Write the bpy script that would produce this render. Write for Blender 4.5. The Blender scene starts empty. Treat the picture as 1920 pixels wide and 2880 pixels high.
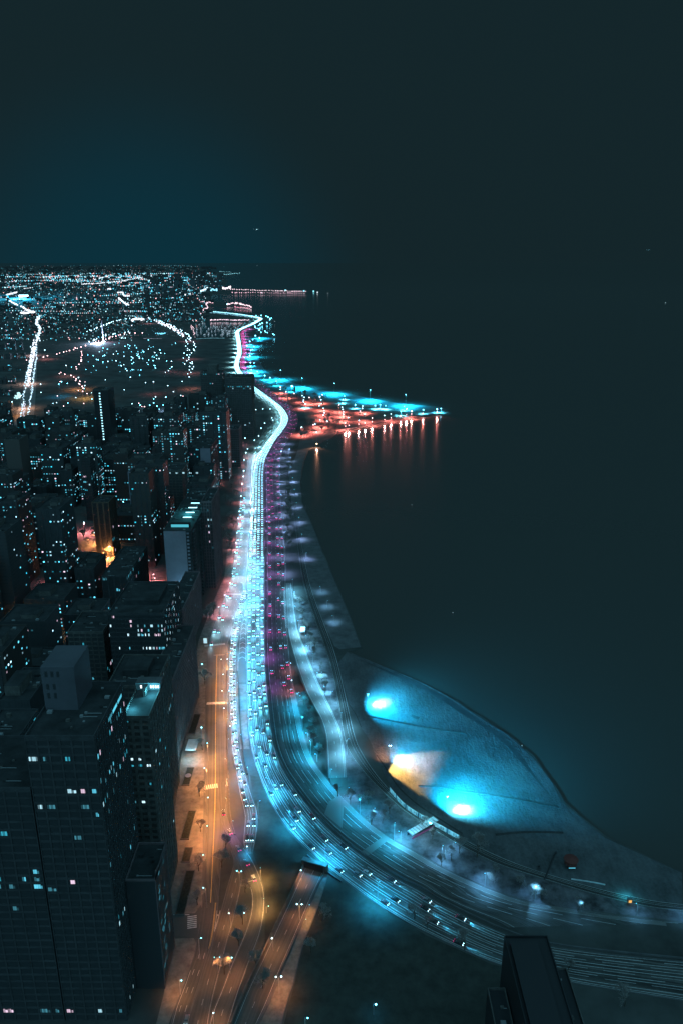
import bpy, bmesh, math, random
from mathutils import Vector, Matrix, noise
R = math.radians
rnd = random.Random(7)
S = bpy.context.scene
COL = S.collection

# ---------------------------------------------------------------- camera
F = 2160.0; PITCH = math.atan(705 / F); CAMH = 310.0
CP, SP = math.cos(PITCH), math.sin(PITCH)
cd = bpy.data.cameras.new('camera'); cam = bpy.data.objects.new('camera', cd); COL.objects.link(cam)
cam.location = (0, 0, CAMH); cam.rotation_euler = (math.pi / 2 - PITCH, 0, 0)
cd.sensor_fit = 'VERTICAL'; cd.sensor_height = 36; cd.lens = 36 * F / 2880
cd.clip_start = 1; cd.clip_end = 300000
S.camera = cam
S.render.resolution_x, S.render.resolution_y = 682, 1024

# ---------------------------------------------------------------- world and glow of the night sky
W = bpy.data.worlds.new('World'); S.world = W; W.use_nodes = True
nt = W.node_tree; nt.nodes.clear()
def wn(t, **k):
    n = nt.nodes.new(t)
    for a, b in k.items(): setattr(n, a, b)
    return n
wo = wn('ShaderNodeOutputWorld'); bg = wn('ShaderNodeBackground'); tc = wn('ShaderNodeTexCoord')
dot = wn('ShaderNodeVectorMath', operation='DOT_PRODUCT'); dot.inputs[1].default_value = Vector((-.235, .968, -.075)).normalized()
mr = wn('ShaderNodeMapRange', interpolation_type='SMOOTHSTEP')
mr.inputs[1].default_value = .948; mr.inputs[2].default_value = 1.0
pw = wn('ShaderNodeMath', operation='POWER'); pw.inputs[1].default_value = 1.7
mix = wn('ShaderNodeMix', data_type='RGBA')
mix.inputs[6].default_value = (.0072, .0190, .0232, 1); mix.inputs[7].default_value = (.0034, .030, .046, 1)
nt.links.new(tc.outputs['Generated'], dot.inputs[0]); nt.links.new(dot.outputs['Value'], mr.inputs[0])
nt.links.new(mr.outputs[0], pw.inputs[0]); nt.links.new(pw.outputs[0], mix.inputs[0])
nt.links.new(mix.outputs[2], bg.inputs[0]); nt.links.new(bg.outputs[0], wo.inputs[0])
bg.inputs[1].default_value = 1.0
sd = bpy.data.lights.new('night_sky_light', 'SUN'); sun = bpy.data.objects.new('night_sky_light', sd); COL.objects.link(sun)
sd.energy = 1.45; sd.color = (.26, .76, 1.0); sd.angle = R(120); sun.rotation_euler = (R(38), 0, R(12))  # wide teal fill added to lift the dark surfaces
S.view_settings.view_transform = 'Standard'; S.view_settings.look = 'None'
S.view_settings.exposure = 0; S.view_settings.gamma = 1
cy = S.cycles
cy.max_bounces = 4; cy.diffuse_bounces = 1; cy.glossy_bounces = 2; cy.transmission_bounces = 1; cy.volume_bounces = 0
cy.sample_clamp_indirect = 2; cy.use_denoising = True; cy.caustics_reflective = False; cy.caustics_refractive = False
cy.use_light_tree = True

# ---------------------------------------------------------------- colours of lights
CY = (.03, .52, 1.0); CYW = (.30, .82, 1.0); ORG = (1, .37, .10); PNK = (1, .26, .28); WHT = (.62, .82, 1.0)
VIO = (.42, .45, 1.0); MAG = (.85, .08, .5); YEL = (1, .52, .13)

# ---------------------------------------------------------------- pixel -> place on the ground
def P(px, py, z=0.0):
    dx = (px - 960) / F; dy = -(py - 1440) / F
    d = Vector((dx, CP + dy * SP, -SP + dy * CP))
    t = (z - CAMH) / d.z
    return Vector((d.x * t, d.y * t, z))
def PX(x, y, z):                       # place -> pixel
    a = CAMH - z; D = y * CP + a * SP
    return 960 + F * x / D, 1440 + F * (a * CP - y * SP) / D
def solveX(X, px, py):                 # where the vertical plane x = X meets the sight line
    dx = (px - 960) / F; dy = -(py - 1440) / F
    d = Vector((dx, CP + dy * SP, -SP + dy * CP)); t = X / d.x
    return Vector((X, d.y * t, CAMH + d.z * t))
def zAtY(Y, py):
    dy = -(py - 1440) / F
    return CAMH + Y * (-SP + dy * CP) / (CP + dy * SP)

# ---------------------------------------------------------------- materials
MATS = {}
def mat(name, col, rough=.85, spec=.3, em=None, es=0, noise_=None, metal=0, sample=False):
    if name in MATS: return MATS[name]
    m = bpy.data.materials.new(name); m.use_nodes = True; n = m.node_tree; b = n.nodes['Principled BSDF']
    b.inputs['Base Color'].default_value = (*col, 1); b.inputs['Roughness'].default_value = rough
    b.inputs['Specular IOR Level'].default_value = spec; b.inputs['Metallic'].default_value = metal
    if em: b.inputs['Emission Color'].default_value = (*em, 1); b.inputs['Emission Strength'].default_value = es
    if noise_:
        sc, amt = noise_[:2]
        t = n.nodes.new('ShaderNodeTexCoord'); x = n.nodes.new('ShaderNodeTexNoise'); x.inputs['Scale'].default_value = sc
        x.inputs['Detail'].default_value = 8; x.inputs['Roughness'].default_value = .65
        r = n.nodes.new('ShaderNodeValToRGB'); r.color_ramp.elements[0].position = .32; r.color_ramp.elements[1].position = .70
        r.color_ramp.elements[0].color = (*[c * (1 - amt) for c in col], 1); r.color_ramp.elements[1].color = (*[min(1, c * (1 + amt)) for c in col], 1)
        n.links.new(t.outputs['Object'], x.inputs['Vector']); n.links.new(x.outputs[0], r.inputs[0]); n.links.new(r.outputs[0], b.inputs['Base Color'])
        if len(noise_) > 2:
            bp = n.nodes.new('ShaderNodeBump'); bp.inputs['Strength'].default_value = noise_[2]; bp.inputs['Distance'].default_value = noise_[3]
            n.links.new(x.outputs[0], bp.inputs['Height']); n.links.new(bp.outputs[0], b.inputs['Normal'])
    m.cycles.emission_sampling = 'AUTO' if sample else 'NONE'
    MATS[name] = m; return m

def road_mat(name, lo, hi, streak=1.0, rough=.7):
    m = bpy.data.materials.new(name); m.use_nodes = True; n = m.node_tree; b = n.nodes['Principled BSDF']; L = n.links.new
    uv = n.nodes.new('ShaderNodeUVMap'); uv.uv_map = 'UVMap'
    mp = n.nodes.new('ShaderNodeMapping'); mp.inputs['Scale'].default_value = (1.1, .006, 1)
    x = n.nodes.new('ShaderNodeTexNoise'); x.inputs['Scale'].default_value = 1; x.inputs['Detail'].default_value = 5; x.inputs['Roughness'].default_value = .6
    L(uv.outputs[0], mp.inputs[0]); L(mp.outputs[0], x.inputs['Vector'])
    y = n.nodes.new('ShaderNodeTexNoise'); y.inputs['Scale'].default_value = .09; y.inputs['Detail'].default_value = 8; y.inputs['Roughness'].default_value = .7
    L(uv.outputs[0], y.inputs['Vector'])
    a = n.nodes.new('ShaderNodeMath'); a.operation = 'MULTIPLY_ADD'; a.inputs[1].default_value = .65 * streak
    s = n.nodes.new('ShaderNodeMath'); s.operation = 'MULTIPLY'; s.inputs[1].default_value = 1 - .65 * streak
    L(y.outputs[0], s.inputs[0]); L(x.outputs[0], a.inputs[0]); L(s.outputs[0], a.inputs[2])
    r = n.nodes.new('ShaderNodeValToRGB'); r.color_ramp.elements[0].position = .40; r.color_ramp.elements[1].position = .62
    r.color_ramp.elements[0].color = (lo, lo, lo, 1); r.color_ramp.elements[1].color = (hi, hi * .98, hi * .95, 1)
    L(a.outputs[0], r.inputs[0]); L(r.outputs[0], b.inputs['Base Color'])
    b.inputs['Roughness'].default_value = rough; b.inputs['Specular IOR Level'].default_value = .4
    MATS[name] = m; return m

# emission read from the faces: lit windows, lamps, headlights only
def glow_mat(name='lit_glass'):
    m = bpy.data.materials.new(name); m.use_nodes = True; n = m.node_tree; b = n.nodes['Principled BSDF']
    b.inputs['Base Color'].default_value = (.02, .02, .02, 1)
    v = n.nodes.new('ShaderNodeVertexColor'); v.layer_name = 'Col'
    n.links.new(v.outputs[0], b.inputs['Emission Color']); b.inputs['Emission Strength'].default_value = 1
    m.cycles.emission_sampling = 'NONE'; MATS[name] = m; return m
GLOW = glow_mat()

def facade_mat(name, wall, glass, bw=3.6, rh=3.3, mort=.9):
    m = bpy.data.materials.new(name); m.use_nodes = True; n = m.node_tree; b = n.nodes['Principled BSDF']; L = n.links.new
    uv = n.nodes.new('ShaderNodeUVMap'); uv.uv_map = 'UVMap'
    k = n.nodes.new('ShaderNodeTexBrick'); k.offset = 0; k.inputs['Scale'].default_value = 1; k.inputs['Brick Width'].default_value = bw
    k.inputs['Row Height'].default_value = rh; k.inputs['Mortar Size'].default_value = mort; k.inputs['Mortar Smooth'].default_value = .1
    k.inputs['Color1'].default_value = (*glass, 1); k.inputs['Color2'].default_value = (*[c * 1.5 for c in glass], 1); k.inputs['Mortar'].default_value = (*wall, 1)
    L(uv.outputs[0], k.inputs[0]); L(k.outputs[0], b.inputs['Base Color']); b.inputs['Roughness'].default_value = .6
    MATS[name] = m; return m

M_land = mat('city_ground', (.060, .062, .060), noise_=(.02, .5))
M_lawn = mat('winter_lawn', (.040, .042, .037), noise_=(.15, .35, .5, .3))
M_sand = mat('beach_sand_snow', (.105, .112, .120), .8)
def enrich(m, base, big, fine, amp, bump):
    n = m.node_tree; b = n.nodes['Principled BSDF']; L = n.links.new; t = n.nodes.new('ShaderNodeTexCoord')
    x = n.nodes.new('ShaderNodeTexNoise'); x.inputs['Scale'].default_value = big; x.inputs['Detail'].default_value = 4; x.inputs['Distortion'].default_value = 1.2
    y = n.nodes.new('ShaderNodeTexNoise'); y.inputs['Scale'].default_value = fine; y.inputs['Detail'].default_value = 9; y.inputs['Roughness'].default_value = .75
    v = n.nodes.new('ShaderNodeTexVoronoi'); v.inputs['Scale'].default_value = fine * 1.7; v.feature = 'F1'
    mp = n.nodes.new('ShaderNodeMapping'); mp.inputs['Rotation'].default_value = (0, 0, .6); mp.inputs['Scale'].default_value = (1, .22, 1)
    L(t.outputs['Object'], x.inputs['Vector']); L(t.outputs['Object'], mp.inputs[0]); L(mp.outputs[0], y.inputs['Vector']); L(t.outputs['Object'], v.inputs['Vector'])
    a = n.nodes.new('ShaderNodeMath'); a.operation = 'ADD'; L(x.outputs[0], a.inputs[0]); L(y.outputs[0], a.inputs[1])
    c = n.nodes.new('ShaderNodeMath'); c.operation = 'MULTIPLY_ADD'; c.inputs[1].default_value = .25; L(v.outputs['Distance'], c.inputs[0]); L(a.outputs[0], c.inputs[2])
    r = n.nodes.new('ShaderNodeValToRGB'); r.color_ramp.elements[0].position = .75 / 2; r.color_ramp.elements[1].position = 1.35 / 2
    hv = n.nodes.new('ShaderNodeMath'); hv.operation = 'MULTIPLY'; hv.inputs[1].default_value = .5; L(c.outputs[0], hv.inputs[0]); L(hv.outputs[0], r.inputs[0])
    r.color_ramp.elements[0].color = (*[k * (1 - amp) for k in base], 1); r.color_ramp.elements[1].color = (*[k * (1 + amp) for k in base], 1); L(r.outputs[0], b.inputs['Base Color'])
    bp = n.nodes.new('ShaderNodeBump'); bp.inputs['Strength'].default_value = .8; bp.inputs['Distance'].default_value = bump; L(c.outputs[0], bp.inputs['Height']); L(bp.outputs[0], b.inputs['Normal'])
enrich(M_sand, (.070, .075, .080), .03, .35, .45, .9)
M_conc = mat('concrete', (.10, .10, .105), noise_=(.12, .35))
M_walk = mat('paving', (.15, .135, .125), noise_=(.25, .4))
M_wall = mat('retaining_wall', (.10, .095, .09), noise_=(.3, .4))
M_roof = mat('roof_felt', (.031, .033, .035), noise_=(.12, .5))
M_dark = mat('dark_metal', (.03, .03, .033), .5)
M_pole = mat('galvanised_pole', (.22, .23, .24), .5)
M_bark = mat('bark', (.075, .060, .050), noise_=(1.5, .4))
M_twig = mat('twigs', (.24, .22, .21), noise_=(.6, .4))
M_paint = mat('road_paint', (.46, .47, .48), .6, noise_=(.5, .35))
M_yel = mat('yellow_road_paint', (.60, .42, .14), .6, noise_=(.5, .2))
M_asph = road_mat('asphalt', .045, .095)
M_hwy = road_mat('worn_highway_asphalt', .020, .11)  # pale lengthwise streaks in the colour suggest headlight trails as well as wear
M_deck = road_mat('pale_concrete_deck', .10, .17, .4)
M_path = road_mat('dark_path_asphalt', .02, .055)
M_glass = mat('dark_window_glass', (.038, .042, .046), .35, .5)
CARN = ['silver', 'black', 'grey', 'white', 'dark red']
M_carw = [mat('car_paint_%s' % n, c, .35, .5) for n, c in (('silver', (.16, .17, .18)), ('black', (.02, .02, .022)), ('grey', (.06, .06, .065)), ('white', (.4, .4, .4)), ('dark red', (.10, .02, .02)))]

# water: dark, rippled, reflects the lamps as streaks
def water_mat():
    m = bpy.data.materials.new('lake_water'); m.use_nodes = True; n = m.node_tree; b = n.nodes['Principled BSDF']; L = n.links.new
    b.inputs['Base Color'].default_value = (.064, .064, .060, 1); b.inputs['Roughness'].default_value = .14; b.inputs['IOR'].default_value = 1.33
    t = n.nodes.new('ShaderNodeTexCoord'); x = n.nodes.new('ShaderNodeTexNoise'); x.inputs['Scale'].default_value = .25; x.inputs['Detail'].default_value = 3
    bp = n.nodes.new('ShaderNodeBump'); bp.inputs['Strength'].default_value = .25; bp.inputs['Distance'].default_value = .25
    L(t.outputs['Object'], x.inputs['Vector']); L(x.outputs[0], bp.inputs['Height']); L(bp.outputs[0], b.inputs['Normal'])
    MATS['lake_water'] = m; return m
M_water = water_mat()

# ---------------------------------------------------------------- mesh helpers
class MB:
    """collects faces with material slots, UVs in metres and emission colours"""
    def __init__(s): s.v = []; s.f = []; s.m = []; s.uv = []; s.c = []; s.mats = []
    def slot(s, m):
        if m not in s.mats: s.mats.append(m)
        return s.mats.index(m)
    def face(s, pts, m, uv=None, col=None):
        i = len(s.v); s.v += [tuple(p) for p in pts]; s.f.append(tuple(range(i, i + len(pts))))
        s.m.append(s.slot(m)); s.uv.append(uv or [(0, 0)] * len(pts)); s.c.append(col or (0, 0, 0))
    def box(s, x0, x1, y0, y1, z0, z1, m, top=None, bottom=False, col=None):
        u = lambda a, b, c, d: [(a, c), (b, c), (b, d), (a, d)]
        s.face([(x0, y0, z0), (x1, y0, z0), (x1, y0, z1), (x0, y0, z1)], m, u(0, x1 - x0, z0, z1), col)
        s.face([(x1, y0, z0), (x1, y1, z0), (x1, y1, z1), (x1, y0, z1)], m, u(0, y1 - y0, z0, z1), col)
        s.face([(x1, y1, z0), (x0, y1, z0), (x0, y1, z1), (x1, y1, z1)], m, u(0, x1 - x0, z0, z1), col)
        s.face([(x0, y1, z0), (x0, y0, z0), (x0, y0, z1), (x0, y1, z1)], m, u(0, y1 - y0, z0, z1), col)
        s.face([(x0, y0, z1), (x1, y0, z1), (x1, y1, z1), (x0, y1, z1)], top or m, u(0, 1, 0, 1), col)
        if bottom: s.face([(x0, y1, z0), (x1, y1, z0), (x1, y0, z0), (x0, y0, z0)], m, None, col)
    def obox(s, c, t, l, w, z0, z1, m, top=None, col=None, tw=1.0, tl=1.0):     # box along direction t
        t = Vector((t[0], t[1], 0)).normalized(); n = Vector((-t.y, t.x, 0)); c = Vector((c[0], c[1], 0))
        b = [c + t * (a * l / 2) + n * (e * w / 2) for a, e in ((-1, -1), (1, -1), (1, 1), (-1, 1))]
        p = [c + t * (a * l * tl / 2) + n * (e * w * tw / 2) for a, e in ((-1, -1), (1, -1), (1, 1), (-1, 1))]
        for i in range(4):
            j = (i + 1) % 4
            s.face([(b[i].x, b[i].y, z0), (b[j].x, b[j].y, z0), (p[j].x, p[j].y, z1), (p[i].x, p[i].y, z1)], m, None, col)
        s.face([(q.x, q.y, z1) for q in p], top or m, None, col)
    def tube(s, a, b, r0, r1, m, n=4, col=None):
        a, b = Vector(a), Vector(b); d = (b - a)
        if d.length < 1e-6: return
        d.normalize(); u = d.orthogonal().normalized(); w = d.cross(u)
        for i in range(n):
            t0, t1 = 2 * math.pi * i / n, 2 * math.pi * (i + 1) / n
            e0, e1 = u * math.cos(t0) + w * math.sin(t0), u * math.cos(t1) + w * math.sin(t1)
            s.face([a + e0 * r0, a + e1 * r0, b + e1 * r1, b + e0 * r1], m, None, col)
    def cap(s, c, r, z, m, n=10, col=None):
        s.face([(c[0] + r * math.cos(2 * math.pi * i / n), c[1] + r * math.sin(2 * math.pi * i / n), z) for i in range(n)], m, None, col)
    def mesh(s, name):
        me = bpy.data.meshes.new(name); me.from_pydata(s.v, [], s.f)
        for m in s.mats: me.materials.append(m)
        me.polygons.foreach_set('material_index', s.m)
        uvl = me.uv_layers.new(name='UVMap'); uvl.data.foreach_set('uv', [x for f in s.uv for p in f for x in p])
        if any(c != (0, 0, 0) for c in s.c):
            ca = me.color_attributes.new('Col', 'FLOAT_COLOR', 'CORNER')
            ca.data.foreach_set('color', [x for f, c in zip(s.f, s.c) for _ in f for x in (*c, 1.0)])
        me.update(); return me
    def build(s, name, parent=None, loc=(0, 0, 0)):
        return add(name, s.mesh(name), parent, loc)
def add(name, me, parent=None, loc=(0, 0, 0)):
    o = bpy.data.objects.new(name, me); COL.objects.link(o); o.location = loc
    if parent: o.parent = parent
    return o
def tag(o, label=None, cat=None, group=None, kind=None):
    for k, v in (('label', label), ('category', cat), ('group', group), ('kind', kind)):
        if v: o[k] = v
    return o
def empty(name, loc, label, cat, group=None, rz=0):
    o = bpy.data.objects.new(name, None); COL.objects.link(o); o.location = loc; o.rotation_euler = (0, 0, rz); o.empty_display_size = .1
    return tag(o, label, cat, group)
def struct(o): o['kind'] = 'structure'; return o

def catmull(pts, n):
    """resample a smooth curve through pts to n points even in arc length"""
    pts = [Vector(p) for p in pts]; d = []
    for i in range(len(pts) - 1):
        p0 = pts[max(i - 1, 0)]; p1 = pts[i]; p2 = pts[i + 1]; p3 = pts[min(i + 2, len(pts) - 1)]
        for k in range(12):
            t = k / 12; d.append(.5 * ((2 * p1) + (p2 - p0) * t + (2 * p0 - 5 * p1 + 4 * p2 - p3) * t * t + (3 * p1 - p0 - 3 * p2 + p3) * t ** 3))
    d.append(pts[-1]); return even(d, n)
def even(d, n):
    L = [0.0]
    for a, b in zip(d, d[1:]): L.append(L[-1] + (b - a).length)
    out = []; j = 0
    for i in range(n):
        s = L[-1] * i / max(n - 1, 1)
        while j < len(d) - 2 and L[j + 1] < s: j += 1
        t = (s - L[j]) / max(L[j + 1] - L[j], 1e-9); out.append(d[j].lerp(d[j + 1], min(max(t, 0), 1)))
    return out
def length(d): return sum((b - a).length for a, b in zip(d, d[1:]))

class Ribbon:
    """road surface between a left and a right edge, both given as photo points on the ground"""
    def __init__(s, name, left, right, m, z=.12, step=6, kerb=True, paired=False):
        Lw = [P(*p) for p in left]; Rw = [P(*p) for p in right]
        n0 = int(max(length(Lw), length(Rw)) / step) + 3
        if paired:
            mid = [(a + b) / 2 for a, b in zip(Lw, Rw)]; half = [(b - a) / 2 for a, b in zip(Lw, Rw)]
            c = []; h = []
            for i in range(len(mid) - 1):
                for k in range(12):
                    t = k / 12
                    def cr(q):
                        p0, p1, p2, p3 = q[max(i - 1, 0)], q[i], q[i + 1], q[min(i + 2, len(q) - 1)]
                        return .5 * ((2 * p1) + (p2 - p0) * t + (2 * p0 - 5 * p1 + 4 * p2 - p3) * t * t + (3 * p1 - p0 - 3 * p2 + p3) * t ** 3)
                    c.append(cr(mid)); h.append(half[i].lerp(half[i + 1], t))
            c.append(mid[-1]); h.append(half[-1])
            both = [Vector((*a.xy, *b.xy)) for a, b in zip(c, h)]
            L = [0.0]
            for a, b in zip(c, c[1:]): L.append(L[-1] + (b - a).length)
            s.l = []; s.r = []; j = 0
            for i in range(n0):
                d = L[-1] * i / (n0 - 1)
                while j < len(c) - 2 and L[j + 1] < d: j += 1
                t = (d - L[j]) / max(L[j + 1] - L[j], 1e-9)
                cc = c[j].lerp(c[j + 1], t); hh = h[j].lerp(h[j + 1], t)
                s.l.append(cc - hh); s.r.append(cc + hh)
        else:
            s.l = catmull(Lw, n0); s.r = catmull(Rw, n0)
        s.n = n0; s.z = z
        s.d = [0.0]
        for i in range(n0 - 1): s.d.append(s.d[-1] + (((s.l[i + 1] + s.r[i + 1]) - (s.l[i] + s.r[i])) / 2).length)
        s.len = s.d[-1]
        mb = MB(); K = 6
        for i in range(n0 - 1):
            w0 = (s.r[i] - s.l[i]).length; w1 = (s.r[i + 1] - s.l[i + 1]).length
            for k in range(K):
                a, b = k / K, (k + 1) / K
                q = [s.l[i].lerp(s.r[i], a), s.l[i].lerp(s.r[i], b), s.l[i + 1].lerp(s.r[i + 1], b), s.l[i + 1].lerp(s.r[i + 1], a)]
                mb.face([(p.x, p.y, z) for p in q], m, [(w0 * a, s.d[i]), (w0 * b, s.d[i]), (w1 * b, s.d[i + 1]), (w1 * a, s.d[i + 1])])
        if mb.f:
            n = (Vector(mb.v[1]) - Vector(mb.v[0])).cross(Vector(mb.v[2]) - Vector(mb.v[0]))
            if n.z < 0: mb.f = [tuple(reversed(f)) for f in mb.f]; mb.uv = [list(reversed(u)) for u in mb.uv]
        s.ob = struct(mb.build(name))
        if kerb:
            kb = MB()
            for e, sg in ((s.l, -1), (s.r, 1)):
                for i in range(n0 - 1):
                    c = (e[i] + e[i + 1]) / 2; t = e[i + 1] - e[i]
                    kb.obox((c.x, c.y), t, t.length, .35, 0, z + .14, M_conc)
            struct(kb.build('kerb'))
    def at(s, d, f):
        d = min(max(d, 0), s.len - 1e-3); lo = 0; hi = s.n - 1
        while hi - lo > 1:
            m = (lo + hi) // 2
            if s.d[m] <= d: lo = m
            else: hi = m
        t = (d - s.d[lo]) / max(s.d[hi] - s.d[lo], 1e-9)
        a = s.l[lo].lerp(s.r[lo], f); b = s.l[hi].lerp(s.r[hi], f)
        return a.lerp(b, t), (b - a).normalized()
    def lines(s, name, specs, m=None):
        """specs: (lateral fraction, dash, gap, width, start metre, end metre)"""
        mb = MB(); m = m or M_paint
        for f, dash, gap, w, d0, d1 in specs:
            d1 = min(d1, s.len); d = d0
            while d < d1:
                e = min(d + dash, d1); k = max(1, int((e - d) / 5)); prev = None
                for i in range(k + 1):
                    p, t = s.at(d + (e - d) * i / k, f); n = Vector((-t.y, t.x, 0)) * w / 2
                    if prev:
                        mb.face([(prev[0].x, prev[0].y, s.z + .02), (prev[1].x, prev[1].y, s.z + .02), ((p + n).x, (p + n).y, s.z + .02), ((p - n).x, (p - n).y, s.z + .02)], m)
                    prev = (p - n, p + n)
                d = e + gap
        if mb.f:
            n = (Vector(mb.v[1]) - Vector(mb.v[0])).cross(Vector(mb.v[2]) - Vector(mb.v[0]))
            if n.z < 0: mb.f = [tuple(reversed(f)) for f in mb.f]
            struct(mb.build(name))

def sheet(name, pix, m, z, skirt=None, sm=0, tri=True):
    w = [P(*p) for p in pix]
    if sm: w = catmull(w + [w[0]], sm)[:-1]
    bm = bmesh.new(); vs = [bm.verts.new((p.x, p.y, z)) for p in w]; f = bm.faces.new(vs); bm.normal_update()
    if f.normal.z < 0: f.normal_flip(); bm.normal_update()
    if skirt is not None:
        for i in range(len(vs)):
            a, b = vs[i].co, vs[(i + 1) % len(vs)].co
            bm.faces.new([bm.verts.new(a), bm.verts.new(b), bm.verts.new((b.x, b.y, skirt)), bm.verts.new((a.x, a.y, skirt))])
    bmesh.ops.triangulate(bm, faces=[f])
    me = bpy.data.meshes.new(name); bm.to_mesh(me); bm.free(); me.materials.append(m)
    return struct(add(name, me))
#==BODY==
# ================================================================ GROUND, LAKE, SHORE
lake = MB(); q = 150000
lake.face([(-q, -3000, -.4), (q, -3000, -.4), (q, q, -.4), (-q, q, -.4)], M_water); struct(lake.build('lake_water'))
shore = [(1920, 2450), (1700, 2352), (1636, 2296), (1582, 2253), (1555, 2199), (1500, 2128), (1446, 2079), (1365, 2025), (1284, 1971), (1175, 1917),
         (1067, 1868), (980, 1832), (1018, 1822), (986, 1736), (955, 1659), (909, 1552), (890, 1498), (867, 1449), (850, 1410), (846, 1353), (856, 1296), (868, 1266),
         (888, 1252), (935, 1229), (959, 1210), (1067, 1189), (1131, 1178), (1239, 1164), (1262, 1152), (1233, 1144), (1163, 1138), (1099, 1130), (1003, 1112),
         (876, 1093), (780, 1060), (745, 1042), (728, 1012), (724, 985), (735, 965), (775, 950), (778, 940), (745, 934), (722, 926), (728, 918), (765, 908), (764, 895),
         (740, 884), (712, 880), (600, 872), (584, 868), (588, 863), (712, 864), (714, 856), (640, 850), (600, 846), (590, 838), (600, 829), (866, 828), (868, 820),
         (650, 814), (632, 806), (642, 790), (628, 779), (676, 770), (676, 767), (600, 764), (570, 757), (560, 748)]
w = [P(*p) for p in shore]
near = []
for i_, (p, q_) in enumerate(zip(w[:11], w[1:12])):
    for k_ in range(8):
        c_ = p.lerp(q_, k_ / 8); n_ = Vector((-(q_ - p).y, (q_ - p).x, 0)).normalized(); near.append(c_ + n_ * (1.3 * noise.noise(c_ * .06) + .5 * noise.noise(c_ * .25)))
w = near + w[11:]
w = [Vector((300, 244, 0)), Vector((200, 285, 0))] + w[0:] + [Vector((-60000, w[-1].y, 0)), Vector((-60000, -1500, 0)), Vector((300, -1500, 0))]
bm = bmesh.new(); vs = [bm.verts.new((p.x, p.y, 0)) for p in w]; f = bm.faces.new(vs); bm.normal_update()
if f.normal.z < 0: f.normal_flip()
for i in range(len(vs) - 4):
    a, b = vs[i].co.copy(), vs[i + 1].co.copy()
    bm.faces.new([bm.verts.new(c) for c in (a, b, (b.x, b.y, -3), (a.x, a.y, -3))])
bmesh.ops.triangulate(bm, faces=[f]); me = bpy.data.meshes.new('city_ground'); bm.to_mesh(me); bm.free(); me.materials.append(M_land)
struct(add('city_ground', me))
# beach with its snow, concrete ledge, peninsula
sheet('beach', [(940, 1880), (975, 1834), (1067, 1872), (1175, 1921), (1284, 1976), (1365, 2030), (1446, 2084), (1500, 2134), (1552, 2203), (1578, 2256), (1632, 2300), (1700, 2357), (1916, 2455), (1916, 2560),
      (1814, 2546), (1656, 2510), (1498, 2463), (1359, 2420), (1220, 2324), (1147, 2280), (1096, 2209), (1064, 2146), (1039, 2082), (990, 2010), (965, 1920)], M_sand, .06)
sheet('concrete_ledge', [(846, 1560), (868, 1650), (907, 1743), (940, 1817), (955, 1826), (1014, 1820), (984, 1738), (952, 1660), (906, 1554), (887, 1498), (864, 1449), (846, 1410), (842, 1353), (852, 1296), (864, 1268), (838, 1266), (822, 1310), (818, 1380), (822, 1440), (832, 1500)], M_conc, .06)
sheet('north_beach', [(780, 1084), (828, 1104), (892, 1117), (971, 1127), (1051, 1145), (1163, 1158), (1226, 1162), (1256, 1153), (1232, 1145.5), (1163, 1139.5), (1099, 1131.5), (1003, 1113.5), (876, 1094.5), (780, 1062), (745, 1044), (729, 1013), (727, 986), (737, 966), (770, 952), (730, 950), (703, 962), (703, 1000), (712, 1040), (740, 1062)], M_sand, .2)
sheet('park_lawn', [(712, 1262), (735, 1232), (800, 1170), (838, 1196), (880, 1245), (868, 1262), (838, 1264), (820, 1310), (816, 1380), (822, 1440), (812, 1440), (806, 1360), (806, 1300), (832, 1222), (845, 1192), (835, 1172)][6:12] + [(806, 1300), (832, 1240), (846, 1220)], M_lawn, .05)
sheet('lagoon_water', [(552, 906), (690, 903), (668, 925), (655, 948), (548, 950), (545, 925)], M_water, .8)

WET = mat('wet_sand', (.048, .055, .060), .5, noise_=(.12, .35, .5, .3))
WETL = mat('frozen_shore_sand', (.085, .095, .105), .7, noise_=(.08, .5, .6, .5))
def strip(name, pts, w0, w1, m, z):
    ws = catmull([P(*p) for p in pts], 60); mb = MB(); pr = None
    for i, p in enumerate(ws):
        t = (ws[min(i + 1, 59)] - ws[max(i - 1, 0)]).normalized(); n = Vector((-t.y, t.x, 0)); s = (w0 + (w1 - w0) * math.sin(math.pi * i / 59)) / 2 * (1 + .5 * noise.noise(p * .05))
        o = n * 1.5 * noise.noise(p * .03 + Vector((5, 0, 0))); c = (p - n * s + o, p + n * s + o)
        if pr: mb.face([(v.x, v.y, z) for v in (pr[0], pr[1], c[1], c[0])], m)
        pr = c
    mb.f = [tuple(reversed(f)) for f in mb.f] if (Vector(mb.v[1]) - Vector(mb.v[0])).cross(Vector(mb.v[2]) - Vector(mb.v[0])).z < 0 else mb.f
    return struct(mb.build(name))
strip('wet_sand', [(1000, 1850), (1100, 1893), (1220, 1950), (1330, 2020), (1430, 2095), (1500, 2180), (1552, 2245)], .6, 5, WET, .09)
strip('frozen_sand', [(990, 1838), (1100, 1884), (1230, 1944), (1350, 2020), (1450, 2088), (1520, 2165)], .4, 1.6, WETL, .12)
# the avenue at the far left and the viaduct
AV = Ribbon('avenue', [(30, 1215), (58, 1130), (76, 1050), (88, 985), (98, 940), (103, 900)], [(92, 1215), (100, 1130), (104, 1050), (107, 985), (111, 940), (112, 900)], M_deck, .5, 40, kerb=False, paired=True)
VI = Ribbon('viaduct_road', [(386, 1143), (430, 1150), (480, 1160), (540, 1168)], [(386, 1150), (430, 1160), (480, 1172), (540, 1178)], M_deck, .5, 20, kerb=False, paired=True)

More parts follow.
